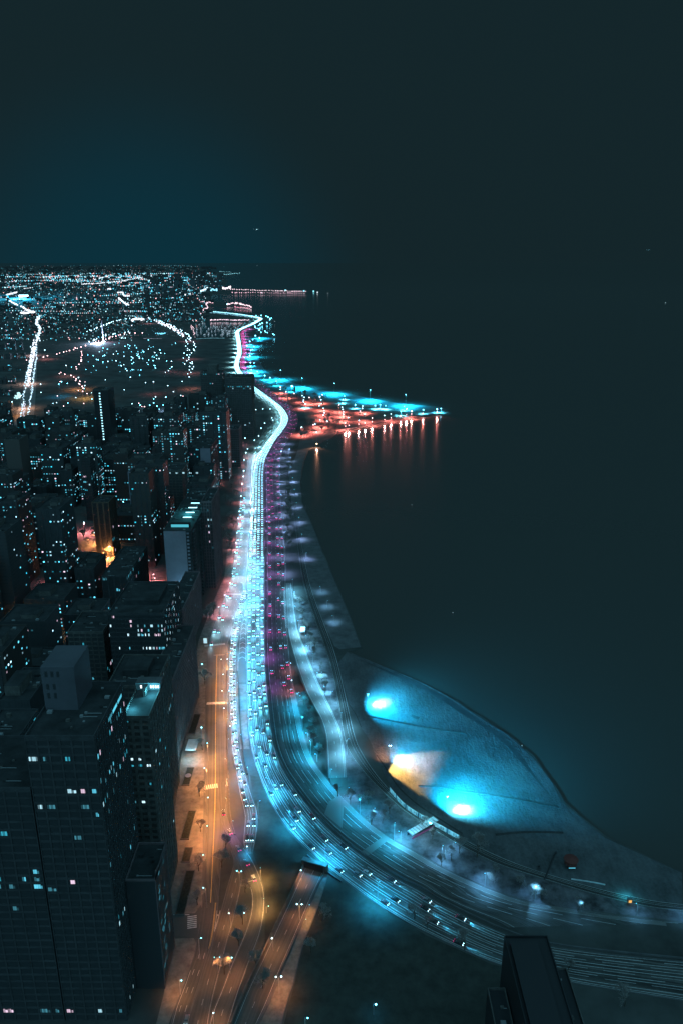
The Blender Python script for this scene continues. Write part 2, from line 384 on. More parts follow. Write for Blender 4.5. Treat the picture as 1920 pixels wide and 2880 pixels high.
# ================================================================ ROADS
SBl = [(600, 878), (660, 884), (712, 892), (728, 896), (724, 901), (707, 911), (684, 921), (664, 932), (663, 947), (667, 967), (668, 994), (661, 1016), (659, 1034), (667, 1051), (690, 1078), (712, 1099), (762, 1133), (776, 1149), (787, 1167), (789, 1176), (787, 1192), (772, 1215), (753, 1241), (734, 1268), (719, 1291), (713, 1320), (710, 1349), (707, 1400), (703, 1468), (700, 1544), (697, 1621), (695, 1697), (694, 1774), (694, 1850), (694, 1919), (695, 1980), (698, 2044), (707, 2107), (726, 2171), (751, 2235), (786, 2299), (836, 2360), (905, 2425), (1000, 2500), (1094, 2566), (1200, 2625), (1381, 2705), (1598, 2762), (1920, 2815)]
SBr = [(602, 876), (662, 882), (716, 890), (738, 896), (735, 901), (716, 912), (694, 921), (675, 932), (675, 947), (678, 967), (680, 994), (674, 1014), (673, 1032), (683, 1051), (700, 1068), (712, 1084), (772, 1130), (796, 1149), (808, 1167), (811, 1178), (808, 1192), (794, 1215), (773, 1241), (759, 1268), (748, 1291), (743, 1320), (742, 1349), (743, 1400), (744, 1468), (744, 1544), (745, 1621), (745, 1697), (745, 1774), (746, 1850), (750, 1919), (756, 1980), (763, 2044), (771, 2100), (795, 2165), (840, 2232), (888, 2294), (948, 2353), (1025, 2415), (1115, 2472), (1179, 2505), (1243, 2545), (1418, 2628), (1577, 2668), (1920, 2705)]
NBl = [(604, 875), (664, 881), (720, 888.5), (744, 896), (741, 902), (722, 913), (699, 922), (679, 933), (678, 948), (681, 967), (683, 994), (677, 1014), (676, 1032), (686, 1050), (702, 1065), (714, 1080), (778, 1128), (802, 1147), (813, 1167), (816, 1178), (812, 1193), (799, 1215), (778, 1241), (764, 1268), (754, 1291), (749, 1320), (749, 1349), (750, 1400), (751, 1468), (751, 1544), (751, 1621), (751, 1697), (751, 1774), (753, 1850), (758, 1919), (764, 1980), (771, 2040), (780, 2094), (805, 2158), (852, 2226), (900, 2286), (962, 2344), (1042, 2404), (1130, 2458), (1196, 2491), (1260, 2530), (1430, 2609), (1585, 2652), (1920, 2690)]
NBr = [(606, 873.5), (666, 879), (726, 886), (752, 896), (750, 903), (730, 914), (708, 924), (688, 934), (690, 949), (692, 968), (694, 994), (689, 1013), (690, 1032), (703, 1048), (712, 1058), (730, 1072), (800, 1122), (824, 1146), (835, 1166), (838, 1180), (836, 1196), (828, 1215), (808, 1241), (795, 1268), (789, 1291), (786, 1320), (786, 1349), (789, 1400), (796, 1468), (801, 1544), (804, 1621), (803, 1697), (808, 1774), (815, 1850), (824, 1919), (838, 1980), (850, 2044), (868, 2107), (893, 2157), (968, 2248), (1039, 2315), (1102, 2362), (1179, 2404), (1249, 2445), (1379, 2504), (1521, 2549), (1920, 2597)]
# the four edges are given at matching stations only for the first part: fix by smooth resampling of each edge
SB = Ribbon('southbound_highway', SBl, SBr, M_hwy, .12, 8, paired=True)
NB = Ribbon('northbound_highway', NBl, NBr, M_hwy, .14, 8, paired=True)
near0 = 0
def dist_at(rb, py):           # running metre of a ribbon where it passes photo row py
    best = min(range(rb.n), key=lambda i: abs(PX(*(((rb.l[i] + rb.r[i]) / 2).xy), 0)[1] - py)); return rb.d[best]
d13, d17, d20, d24 = (dist_at(SB, v) for v in (1300, 1760, 2000, 2450))
SB.lines('lane_markings', [(.03, 1e9, 0, .16, 0, 9e9), (.97, 1e9, 0, .16, 0, 9e9)] + [(f, 3.5, 6, .16, 0, d17) for f in (.27, .5, .74)] + [(f, 14, 7, .17, d17, 9e9) for f in (.26, .5, .74)] +
         [(f, 120, 9, .24, d17 + 30 * k, 9e9) for k, f in enumerate((.07, .14, .33, .40, .57, .66, .81, .90))])  # extra long lines painted in to suggest headlight trails
e13, e17, e20 = (dist_at(NB, v) for v in (1300, 1960, 2000))
NB.lines('lane_markings', [(.03, 1e9, 0, .16, 0, 9e9), (.80, 1e9, 0, .16, e17, 9e9), (.97, 1e9, 0, .14, 0, 9e9)] + [(f, 3.5, 6, .2, 0, e17) for f in (.27, .5, .74)] + [(f, 15, 8, .2, e17, 9e9) for f in (.24, .43, .62)])
NB.lines('shoulder_paving', [(.885, 1e9, 0, 3.4, e17, 9e9)], M_deck) if False else None
IS = Ribbon('inner_street', [(701, 1276), (698, 1291), (694, 1320), (682, 1349), (677, 1400), (669, 1468), (662, 1544), (651, 1621), (642, 1659), (626, 1697), (611, 1736), (597, 1774), (588, 1812), (583, 1850), (582, 1900), (580, 1980), (578, 2044), (575, 2200), (573, 2300), (571, 2480), (571, 2539)],
            [(720, 1276), (717, 1291), (713, 1320), (710, 1349), (707, 1400), (706, 1468), (701, 1544), (694, 1621), (686, 1659), (672, 1697), (664, 1736), (653, 1774), (641, 1812), (637, 1850), (636, 1900), (635, 1980), (635, 2044), (637, 2200), (634, 2300), (622, 2420), (614, 2539)], M_asph, .10, 6, paired=True)
a1 = dist_at(IS, 1812)
IS.lines('lane_markings', [(.25, 3, 8, .16, 0, a1 - 20), (.52, 3, 8, .16, 0, a1 - 20), (.78, 3, 8, .16, 0, a1 - 20), (.03, 1e9, 0, .14, 0, a1), (.97, 1e9, 0, .14, 0, a1)])
IS.lines('yellow_lane_markings', [(.50, 1e9, 0, .14, a1 + 20, 9e9), (.52, 1e9, 0, .14, a1 + 20, 9e9)], M_yel)
RP = Ribbon('slip_road', [(686, 1640), (684, 1659), (671, 1697), (661, 1736), (653, 1774), (649, 1812), (646, 1850), (645, 1919), (647, 1983), (650, 2040), (654, 2107), (665, 2171), (676, 2235), (684, 2267), (690, 2299), (688, 2331), (684, 2369), (694, 2400)],
            [(706, 1640), (704, 1659), (692, 1697), (684, 1736), (676, 1774), (668, 1812), (665, 1850), (664, 1919), (666, 1983), (668, 2040), (673, 2107), (688, 2171), (707, 2235), (719, 2267), (725, 2299), (724, 2331), (718, 2369), (710, 2402)], M_asph, .13, 6, paired=True)
RP.lines('lane_markings', [(.04, 1e9, 0, .15, 0, 9e9), (.96, 1e9, 0, .15, 0, 9e9), (.5, 1e9, 0, .12, 60, 9e9), (.3, 80, 20, .1, 100, 9e9), (.7, 80, 20, .1, 130, 9e9)])  # the two mid-lane lines are painted in to suggest light trails
EX = Ribbon('lakeside_slip_road', [(805, 1640), (806, 1670), (811, 1766), (822, 1823), (841, 1887), (865, 1951), (900, 2015), (915, 2060), (920, 2107), (922, 2150), (924, 2189)],
            [(819, 1640), (823, 1670), (836, 1766), (858, 1823), (882, 1887), (911, 1951), (942, 2015), (960, 2060), (969, 2107), (973, 2150), (975, 2187)], M_deck, .2, 6, paired=True)
EX.lines('lane_markings', [(.06, 1e9, 0, .2, 0, 9e9), (.86, 1e9, 0, .2, 0, 9e9), (.94, 1e9, 0, .14, 0, 9e9), (.46, 3.5, 9, .2, 0, 9e9)])
BR = Ribbon('curved_street', [(614, 2200), (622, 2300), (640, 2350), (655, 2391), (672, 2425), (688, 2453), (702, 2492), (710, 2523), (707, 2571), (691, 2622), (672, 2667), (650, 2718), (624, 2788), (600, 2842), (590, 2880), (585, 2900)],
            [(634, 2200), (640, 2300), (662, 2350), (690, 2391), (706, 2412), (726, 2453), (739, 2492), (744, 2533), (740, 2584), (729, 2635), (707, 2689), (688, 2743), (665, 2807), (650, 2860), (643, 2880), (640, 2900)], M_asph, .16, 5, paired=True)
BR.lines('lane_markings', [(.96, 1e9, 0, .15, 60, 9e9), (.05, 1e9, 0, .15, 90, 9e9), (.5, 3, 8, .15, 150, 9e9)])
AR = Ribbon('branch_street', [(650, 2391), (655, 2410), (660, 2428), (642, 2490), (624, 2558), (606, 2622), (580, 2700), (556, 2780), (535, 2850), (526, 2890)],
            [(672, 2400), (679, 2430), (682, 2460), (675, 2507), (656, 2590), (640, 2645), (618, 2731), (598, 2810), (590, 2852), (584, 2890)], M_asph, .19, 5, paired=True)
AR.lines('lane_markings', [(.5, 3, 7, .15, 20, 9e9), (.97, 1e9, 0, .14, 20, 9e9)])
MS = Ribbon('main_street', [(571, 2539), (566, 2580), (556, 2640), (547, 2690), (532, 2730), (516, 2779), (496, 2826), (482, 2880), (478, 2900)],
            [(614, 2539), (610, 2580), (606, 2620), (590, 2690), (574, 2740), (560, 2780), (545, 2826), (528, 2880), (524, 2900)], M_asph, .10, 5, paired=True)
MS.lines('lane_markings', [(.3, 3, 6, .15, 30, 9e9), (.64, 3, 6, .15, 30, 9e9), (.1, 1e9, 0, .14, 40, 9e9), (.97, 1e9, 0, .14, 60, 9e9)])
MS.lines('yellow_lane_markings', [(.82, 1e9, 0, .14, 0, 28), (.87, 1e9, 0, .14, 0, 28)], M_yel)
TD = Ribbon('tunnel_road', [(857, 2441), (818, 2530), (783, 2603), (742, 2693), (700, 2779), (659, 2880), (650, 2900)], [(908, 2457), (873, 2530), (835, 2622), (790, 2724), (752, 2820), (723, 2880), (714, 2900)], M_asph, .10, 5, paired=True)
TD.lines('lane_markings', [(.5, 3, 7, .15, 0, 9e9), (.05, 1e9, 0, .14, 0, 9e9), (.95, 1e9, 0, .14, 0, 9e9)])
TW = Ribbon('ramp_walkway', [(912, 2458), (879, 2532), (841, 2624), (797, 2726), (759, 2822), (728, 2882), (722, 2900)], [(922, 2462), (893, 2555), (854, 2651), (826, 2763), (812, 2800), (792, 2880), (788, 2900)], M_walk, .22, 5, paired=True)
SPath = Ribbon('shore_path', [(802, 1265), (812, 1330), (822, 1400), (833, 1500), (845, 1600), (859, 1664), (884, 1743), (913, 1823), (932, 1887), (951, 1983), (967, 2082), (988, 2130), (1032, 2184), (1070, 2222), (1134, 2280), (1211, 2331), (1294, 2380), (1400, 2432), (1498, 2463), (1656, 2512), (1814, 2550), (1920, 2563)],
               [(812, 1265), (818, 1330), (828, 1400), (843, 1500), (862, 1600), (878, 1664), (907, 1743), (935, 1817), (955, 1887), (977, 1983), (998, 2070), (1020, 2120), (1052, 2170), (1092, 2218), (1150, 2268), (1225, 2312), (1306, 2362), (1410, 2412), (1505, 2448), (1660, 2494), (1816, 2530), (1920, 2544)], M_path, .10, 6, paired=True)
SPath.lines('path_markings', [(.1, 1e9, 0, .12, 0, 9e9), (.5, 1e9, 0, .1, 0, 9e9), (.72, 1e9, 0, .1, 0, 9e9), (.95, 1e9, 0, .2, 0, 9e9)])
sheet('side_street', [(440, 2571), (489, 2571), (548, 2571), (566, 2545), (570, 2640), (556, 2660), (545, 2636), (493, 2632), (440, 2632)], M_asph, .09)
# stop line, crosswalk bars
def bars(name, a, b, n, l, w, z, m=None):
    a, b = P(*a), P(*b); mb = MB(); t = (b - a).normalized(); s = Vector((-t.y, t.x, 0))
    for i in range(n):
        c = a.lerp(b, (i + .5) / n); q = [c + t * x * w / 2 + s * y * l / 2 for x, y in ((-1, -1), (1, -1), (1, 1), (-1, 1))]
        mb.face([(p.x, p.y, z) for p in q], m or M_paint)
    struct(mb.build(name))
bars('crosswalk', (576, 1817), (634, 1811), 18, 3, .6, .13); bars('crosswalk', (582, 1979), (634, 1977), 16, 3, .6, .13)
bars('crosswalk', (574, 2216), (642, 2205), 12, 4, .7, .13); bars('crosswalk', (541, 2575), (541, 2612), 7, 4.5, .6, .12)
bars('crosswalk', (634, 1671), (682, 1672), 16, 3, .5, .13)
bars('stop_line', (605, 1843), (630, 1842), 1, .5, 9, .13); bars('stop_line', (686, 2369), (716, 2369), 1, .6, 6, .16)
bars('stop_line', (489, 2573), (533, 2573), 1, .4, 8, .12); bars('stop_line', (697, 2481), (712, 2477), 1, .4, 3.5, .18)
# hatched gores
def gore(name, L, Rr, n, z):
    mb = MB()
    for i in range(n):
        t = (i + .5) / n
        def at(q, t):
            k = t * (len(q) - 1); j = min(int(k), len(q) - 2); return P(*q[j]).lerp(P(*q[j + 1]), k - j)
        a, b = at(L, t), at(Rr, t); m = at([((x0 + x1) / 2, (y0 + y1) / 2 - 5) for (x0, y0), (x1, y1) in zip(L, Rr)], t)
        for p, q in ((a, m), (m, b)):
            d = (q - p).normalized() * .18; s = Vector((-d.y, d.x, 0)).normalized() * .22
            mb.face([(v.x, v.y, z) for v in (p - s, q - s, q + s, p + s)], M_paint)
    for q in (L, Rr):
        w = catmull([P(*p) for p in q], 30)
        for p, r in zip(w, w[1:]):
            d = (r - p).normalized(); s = Vector((-d.y, d.x, 0)) * .1
            mb.face([(v.x, v.y, z + .01) for v in (p - s, r - s, r + s, p + s)], M_paint)
    struct(mb.build(name))
sheet('gore_paving', [(693, 1716), (697, 1774), (694, 1850), (693, 1919), (672, 1919), (673, 1850), (678, 1774), (688, 1733)], M_asph, .10)
gore('gore_hatching', [(692, 1716), (681, 1760), (675, 1810), (672, 1860)], [(693.5, 1716), (692.5, 1760), (692, 1810), (692, 1860)], 11, .15)
gore('gore_hatching', [(798, 1655), (799, 1690), (801, 1730), (804, 1768)], [(802, 1655), (804, 1690), (806, 1730), (809, 1768)], 26, .24)
gore('gore_hatching', [(611, 2562), (607, 2600), (604, 2622)], [(620, 2562), (613, 2590), (604, 2622)], 2, .23)
# paving and lawns beside the roads
sheet('pavement', [(571, 2550), (570, 2480), (572, 2300), (574, 2200), (577, 2044), (580, 1900), (586, 1812), (596, 1774), (625, 1697), (640, 1659), (650, 1621), (661, 1544), (661, 1544), (640, 1544), (632, 1621), (606, 1680), (560, 1800), (535, 1930), (520, 2060), (508, 2150), (490, 2300), (476, 2420), (480, 2571), (548, 2569)], M_walk, .05)
sheet('pavement', [(461, 2798), (490, 2640), (545, 2638), (555, 2650), (546, 2690), (531, 2730), (515, 2779), (495, 2826), (470, 2895), (436, 2895)], M_walk, .05)
sheet('median_strip', [(665, 1925), (693, 1925), (694, 1980), (696, 2044), (703, 2107), (690, 2107), (676, 2107), (669, 2040), (667, 1983)], M_walk, .05)
sheet('verge', [(668, 1812), (672, 1860), (672, 1925), (666, 1925)], M_walk, .05)
sheet('park_lawn', [(704, 2180), (728, 2185), (750, 2240), (784, 2304), (834, 2365), (905, 2430), (1000, 2505), (1200, 2632), (1381, 2712), (1500, 2740), (1500, 2895), (795, 2895), (830, 2763), (860, 2651), (900, 2530), (924, 2460), (850, 2440), (780, 2600), (745, 2660), (745, 2500), (728, 2440), (712, 2400), (727, 2331), (727, 2299), (712, 2235)], M_lawn, .05)
sheet('park_lawn', [(829, 1880), (838, 1900), (862, 1955), (896, 2020), (915, 2080), (920, 2189), (930, 2200), (893, 2150), (870, 2105), (852, 2044), (840, 1980), (826, 1919)], M_lawn, .05)
sheet('snowy_verge', [(846, 1690), (872, 1700), (884, 1743), (913, 1823), (932, 1887), (951, 1983), (967, 2082), (988, 2130), (1032, 2184), (1070, 2222), (1134, 2280), (1211, 2331), (1294, 2380), (1400, 2434), (1498, 2466), (1656, 2514), (1814, 2552), (1920, 2566), (1920, 2592), (1521, 2545), (1379, 2500), (1249, 2441), (1179, 2400), (1102, 2358), (1039, 2311), (980, 2250), (976, 2187), (971, 2107), (962, 2060), (944, 2015), (913, 1951), (884, 1887), (860, 1823), (838, 1766)], mat('patchy_snow_grass', (.085, .08, .088), noise_=(.16, .75, .6, .3)), .05)
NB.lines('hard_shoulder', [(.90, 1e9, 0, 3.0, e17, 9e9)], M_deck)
sheet('pale_deck', [(1012, 2398), (1084, 2348), (1096, 2360), (1030, 2410)], M_deck, .17); sheet('pale_deck', [(950, 2240), (968, 2250), (962, 2330), (912, 2290), (925, 2255)], M_deck, .17)  # lamplight bands put in as paler paving patches
# median walls
def wallrun(name, pts, m, h, w, label=None, cat=None, z0=0):
    ws = catmull([P(*p) for p in pts], int(length([P(*p) for p in pts]) / 6) + 3); mb = MB()
    for a, b in zip(ws, ws[1:]):
        c = (a + b) / 2; mb.obox((c.x, c.y), b - a, (b - a).length + .02, w, z0, h, m)
    o = mb.build(name); tag(o, label, cat); return o
wallrun('median_barrier', [(711, 1083), (775, 1129), (799, 1148), (811, 1167), (813, 1178), (810, 1192), (797, 1215), (776, 1241), (762, 1268), (751, 1291), (746, 1320), (746, 1400), (747, 1544), (748, 1697), (749, 1850), (760, 1980), (775, 2098), (800, 2162), (846, 2230), (894, 2290), (955, 2349), (1033, 2410), (1122, 2465), (1188, 2498), (1252, 2538), (1424, 2618), (1580, 2660), (1920, 2697)], M_conc, .9, .5,
        'low concrete barrier running between the two highway carriageways', 'barrier')
wallrun('retaining_wall', [(853, 2441), (813, 2530), (778, 2603), (737, 2693), (694, 2779), (650, 2885)], M_wall, 2.2, .8, 'brown retaining wall along the left side of the sunken tunnel road', 'wall')
wallrun('retaining_wall', [(911, 2458), (877, 2530), (839, 2622), (795, 2724), (757, 2820), (726, 2885)], M_conc, 1.3, .5, 'thin concrete wall between the tunnel road and its raised walkway', 'wall')
wallrun('parapet', [(864, 2408), (895, 2434), (930, 2462), (960, 2482)], M_conc, 1.2, .7, 'pale angled parapet above the tunnel mouth beside the highway curve', 'parapet')
wallrun('roadside_wall', [(898, 2016), (865, 1955), (840, 1897)], M_wall, 1.6, .4, 'dark low wall along the inner edge of the lakeside slip road', 'wall')
wallrun('roadside_wall', [(641, 1850), (640, 1950), (640, 2060), (644, 2200), (648, 2290), (662, 2350)], M_wall, 1.1, .5, 'dark low wall between the orange street and the slip road', 'wall')
wallrun('hedge', [(669, 1890), (673, 1960), (676, 2030), (684, 2110), (696, 2180)], M_lawn, 1.3, .9, 'brown clipped hedge running down the strip beside the slip road', 'hedge')
# tunnel mouth
tp = empty('tunnel_portal', P(882, 2443), 'dark rectangular tunnel mouth with concrete lintel under the highway', 'tunnel')
def local(mb, o): 
    l = o.location; mb.v = [(x - l.x, y - l.y, z - l.z) for x, y, z in mb.v]; return mb
def lbuild(mb, name, o): return local(mb, o).build(name, o)
a, b = P(853, 2438), P(912, 2455); mb = MB(); c = (a + b) / 2; t = (b - a).normalized(); nrm = Vector((-t.y, t.x, 0))
mb.obox(((c + nrm * 1.5).xy), t, (b - a).length + 2, 3, .3, 4.2, M_wall); lbuild(mb, 'lintel', tp)
mb = MB(); mb.obox(((c - nrm * .1).xy), t, (b - a).length - 1, .2, .3, 3.9, M_dark); lbuild(mb, 'opening', tp)
# snow ridges on the beach
def ridge(pts, w, h, label):
    ws = catmull([P(*p) for p in pts], 26); mb = MB()
    for i, (p, q) in enumerate(zip(ws, ws[1:])):
        for s0, s1, z0, z1 in ((-1, -.2, .05, h), (-.2, .2, h, h), (.2, 1, h, .05)):
            n0 = Vector((-(q - p).y, (q - p).x, 0)).normalized(); j0 = 1 + .3 * noise.noise(p * .2); j1 = 1 + .3 * noise.noise(q * .2)
            mb.face([((p + n0 * s0 * w * j0).x, (p + n0 * s0 * w * j0).y, z0), ((q + n0 * s0 * w * j1).x, (q + n0 * s0 * w * j1).y, z0), ((q + n0 * s1 * w * j1).x, (q + n0 * s1 * w * j1).y, z1), ((p + n0 * s1 * w * j0).x, (p + n0 * s1 * w * j0).y, z1)], M_ridge)
    n = (Vector(mb.v[1]) - Vector(mb.v[0])).cross(Vector(mb.v[2]) - Vector(mb.v[0]))
    if n.z < 0: mb.f = [tuple(reversed(f)) for f in mb.f]
    tag(mb.build('sand_ridge'), label, 'sand ridge')
M_ridge = mat('dark_wet_sand', (.035, .037, .038), noise_=(.3, .4))
ridge([(1034, 2014), (1143, 2036), (1229, 2052), (1305, 2063)], 1.0, .7, 'upper long dark ridge across the beach below the northern floodlight pool')
ridge([(1156, 2013), (1166, 2017), (1178, 2022)], 1.4, .8, 'short dark mound on the beach just above the upper long ridge')
ridge([(1175, 2210), (1240, 2214), (1300, 2227), (1370, 2235), (1446, 2247), (1571, 2272)], .7, .6, 'longest dark ridge running from above the southern floodlight pool towards the water')
ridge([(1392, 2348), (1450, 2342), (1506, 2340), (1582, 2342)], .9, .7, 'straight dark ridge on the unlit southern part of the beach')
ridge([(1059, 2123), (1088, 2166), (1121, 2215), (1175, 2264), (1240, 2307), (1300, 2345)], .55, .15, 'thin dark track curving behind the beach lamps beside the shore path')
ridge([(980, 1980), (1000, 2010), (1015, 2045)], .4, .12, 'short thin track on the beach beside the northernmost floodlight')
# ================================================================ STREET LAMPS
def protopole():
    mb = MB(); mb.tube((0, 0, 0), (0, 0, 1), .14, .09, M_pole, 6); return mb.mesh('lamp_pole')
def protoarm():
    mb = MB(); mb.tube((0, 0, 0), (.6, 0, .25), .06, .05, M_pole, 5); mb.tube((.6, 0, .25), (1.5, 0, .3), .05, .05, M_pole, 5); return mb.mesh('lamp_arm')
def head(name, col, st):
    bm = bmesh.new(); bmesh.ops.create_icosphere(bm, subdivisions=1, radius=1); me = bpy.data.meshes.new(name); bm.to_mesh(me); bm.free()
    me.materials.append(mat('lamp_' + name, (.1, .1, .1), em=col, es=st)); return me
ME_POLE, ME_ARM = protopole(), protoarm()
HEADS = {'cyan': head('cyan', (.16, .72, 1), 14), 'white': head('white', (.45, .82, 1), 9), 'pink': head('pink', (1, .58, .62), 8), 'dim': head('dim', (.1, .45, .6), 5), 'warm': head('warm', (1, .72, .45), 12)}
LCOUNT = [0]
LIGHTS = {}
PW = {}
def light(name, loc, col, power, kind='SPOT', ang=150, blend=1.0, rad=.4, rot=None, parent=None, square=False):
    if col == ORG or col == YEL: power *= 3.2 if power > 10000 or kind != 'SPOT' else 1.7
    elif col == PNK: power *= 2.2
    elif name == 'flood_light': power *= 4
    key = (name, col, power, kind, ang, blend, rad, square)
    if key not in LIGHTS:
        l = bpy.data.lights.new(name, kind); l.color = col; l.energy = power; l.shadow_soft_size = rad
        if kind == 'SPOT': l.spot_size = R(ang); l.spot_blend = blend; l.use_square = square
        LIGHTS[key] = l
    o = bpy.data.objects.new(name, LIGHTS[key]); COL.objects.link(o); o.location = loc
    if rot: o.rotation_euler = rot
    if parent: o.parent = parent
    LCOUNT[0] += 1; return o
LAMPS = []
def lamp(px, py, hd='cyan', h=9.0, group=None, label=None, lc=None, power=0, twin=False, size=1.0, ang=150, pt=None):
    """a street lamp whose head is seen at (px, py); pt gives a base point instead; built by build_lamps"""
    b = pt.copy() if pt else P(px, py, h); b.z = 0
    LAMPS.append(((b - Vector((0, 0, CAMH))).length, b, hd, h, group, label, lc, power, twin, size, ang)); return b
def build_lamps(most=292):
    LAMPS.sort(key=lambda l: l[0]); far = MB()
    for n, (dist, b, hd, h, group, label, lc, power, twin, size, ang) in enumerate(LAMPS):
        r = max(.28, dist * .00058) * size
        if n >= most:
            far.tube(b, b + Vector((0, 0, h)), .2, .12, M_pole, 4); c = b + Vector((0, 0, h)); m = HEADS[hd].materials[0]
            v = [c + Vector(q) * r for q in ((1, 0, 0), (0, 1, 0), (-1, 0, 0), (0, -1, 0), (0, 0, 1), (0, 0, -1))]
            for a_, b_ in ((0, 1), (1, 2), (2, 3), (3, 0)): far.face([v[a_], v[b_], v[4]], m); far.face([v[b_], v[a_], v[5]], m)
            if power: light('lamp_light', c - Vector((0, 0, r + .25)), lc or CYW, power, 'SPOT', ang, 1.0, .4)
            continue
        rt = empty('street_lamp', b, label, 'street lamp', group); rt.rotation_euler = (0, 0, rnd.uniform(-.3, .3) if twin else rnd.uniform(0, 6.28))
        po = add('pole', ME_POLE, rt); po.scale = (1, 1, h)
        if dist < 900:
            ar = add('arm', ME_ARM, rt, (0, 0, h - .4)); ar.scale = (.8, 1, 1)
            he = add('lamp_head', HEADS[hd], rt, (1.2, 0, h)); he.scale = (r, r, r * .6)
            if twin: ar2 = add('arm', ME_ARM, rt, (0, 0, h - .4)); ar2.rotation_euler = (0, 0, math.pi); h2 = add('lamp_head', HEADS[hd], rt, (-1.2, 0, h)); h2.scale = (r, r, r * .6)
        else:
            he = add('lamp_head', HEADS[hd], rt, (0, 0, h)); he.scale = (r, r, r)
        if power: light('lamp_light', (0, 0, h - r - .25), lc or CYW, power, 'SPOT', ang, 1.0, .4, None, rt)
    tag(far.build('distant_street_lamps'), 'myriad small far street lamps of the park and peninsula', 'street lamps', kind='stuff')
K = 1.0
# inner street, west kerb: pink-lit pavements, white heads
g = 'lamps on the west kerb of the inner street'
for i, (x, y) in enumerate([(692, 1273), (687, 1293), (686, 1324), (685, 1340), (681, 1360), (678, 1395), (674, 1438), (670, 1458), (667, 1498), (664, 1527), (661, 1554), (654, 1612), (645, 1639), (634, 1672), (619, 1706)]):
    lamp(x, y, 'white', 9, g, 'white street lamp on the west kerb of the inner street', PNK, 11000, size=1.15, ang=165)
g = 'lamps along the orange street'
for x, y in [(584, 2093), (580, 2162), (580, 2245), (579, 2320), (579, 2403), (579, 2498), (559, 2640)]:
    lamp(x, y, 'cyan', 12.5, g, 'small cyan street lamp on the west kerb of the orange street', (ORG if y < 2360 else (1, .37, .13)), 14000 if y < 2360 else 4500, ang=165)
for x, y in [(627, 1855), (628, 1899), (630, 1943), (628, 1990)]:
    lamp(x, y, 'white', 9, 'paired lamps beside the slip road', 'white lamp between the orange street and the slip road', ORG, 6000, size=1.1)
for x, y in [(644, 1853), (647, 1897), (649, 1941), (649, 1989), (652, 2040), (649, 1803)]:
    lamp(x, y, 'white', 9, 'paired lamps beside the slip road', 'white lamp between the orange street and the slip road', CYW, 3500, size=1.0)
lamp(572, 1866, 'cyan', 10, None, 'bright cyan lamp beside the bare tree below the first crosswalk', CYW, 2500, size=1.5)
lamp(567, 2049, 'cyan', 8, None, 'cyan lamp on the forecourt beside the purple slatted building', CYW, 2500, size=1.5)
lamp(645, 2563, 'cyan', 9, None, 'single cyan lamp at the point between the two lower streets', ORG, 5000)
lamp(673, 2450, 'cyan', 10, None, 'twin-armed lamp between the branch street and the curved street', ORG, 3600, twin=True)
lamp(611, 2692, 'dim', 10, None, 'twin-armed lamp on the lower end of the branch street', ORG, 3600, twin=True)
lamp(646, 2691, 'cyan', 10, None, 'cyan lamp beside the lower end of the curved street', ORG, 4500)
lamp(599, 2842, 'cyan', 9, None, 'lamp nearest the bottom edge between the lower streets', ORG, 5000)
lamp(505, 2754, 'cyan', 9, None, 'lamp at the corner below the slanted-window building', ORG, 4200)
lamp(848, 2452, 'white', 6, None, 'white lamp at the left corner of the tunnel mouth', ORG, 3200, size=1.2)
lamp(842, 2543, 'white', 10, None, 'upper twin-armed lamp between tunnel road and walkway', ORG, 4500, twin=True, size=1.3)
lamp(0, 0, 'dim', 4.5, None, 'low lamp on the walkway wall lighting a yellow patch', YEL, 1100, pt=P(872, 2570), size=.8, ang=100)
lamp(0, 0, 'dim', 4.5, None, 'lower of the two low lamps lighting the yellow walkway patch', YEL, 900, pt=P(862, 2600), size=.6, ang=100)
lamp(0, 0, 'dim', 9, None, 'slim lamp on the purple-lit bend where the curved street begins', (.55, .3, .9), 9000, pt=P(652, 2345), size=.6)  # purple light added to tint the bend
lamp(0, 0, 'dim', 8, None, 'slim lamp on the outer kerb of the yellow-lit curved street', YEL, 9900, pt=P(734, 2480), size=.6)  # yellow lights added along this kerb, here and lower down
lamp(767, 2633, 'white', 9, None, 'white lamp on the retaining wall left of the tunnel road', ORG, 4500, size=1.3)
lamp(784, 2747, 'white', 10, None, 'lower twin-armed lamp between tunnel road and walkway', ORG, 5500, twin=True, size=1.3)
lamp(858, 2861, 'cyan', 7, None, 'small cyan lamp in the dark park at the bottom', CYW, 600)
lamp(1050, 2820, 'cyan', 7, None, 'lone bright cyan lamp in the dark park', CY, 900, size=1.5)
lamp(0, 0, 'dim', 8, None, 'slim lamp on the lower outer kerb of the curved street', YEL, 8000, pt=P(738, 2560), size=.5)
lamp(749, 2550, 'dim', 4, None, 'small dim lamp on the lawn right of the curved street', ORG, 800)
lamp(692, 2563, 'cyan', 6, None, 'lamp standing over a lit bush between the lower streets', ORG, 1500)
lamp(693, 2385, 'white', 5, None, 'bright lamp at the mouth of the slip road underpass', CY, 4500, size=1.2)
lamp(819, 1911, 'white', 10, None, 'white lamp on the shoulder left of the lakeside slip road', PNK, 5000, size=1.2)
lamp(814, 1864, 'white', 8, None, 'small white lamp beside the magenta-lit lanes', PNK, 2500, size=.8)
# dim lamps added on the opposite kerb for extra orange between the listed ones
for y in (1830, 1875, 1920, 1965, 2020, 2070, 2125, 2185, 2245, 2300):
    lamp(0, 0, 'dim', 13, 'lamps along the orange street', 'dim street lamp on the east kerb of the orange street', ORG, 11000, pt=P(641, y), size=.45, ang=165)
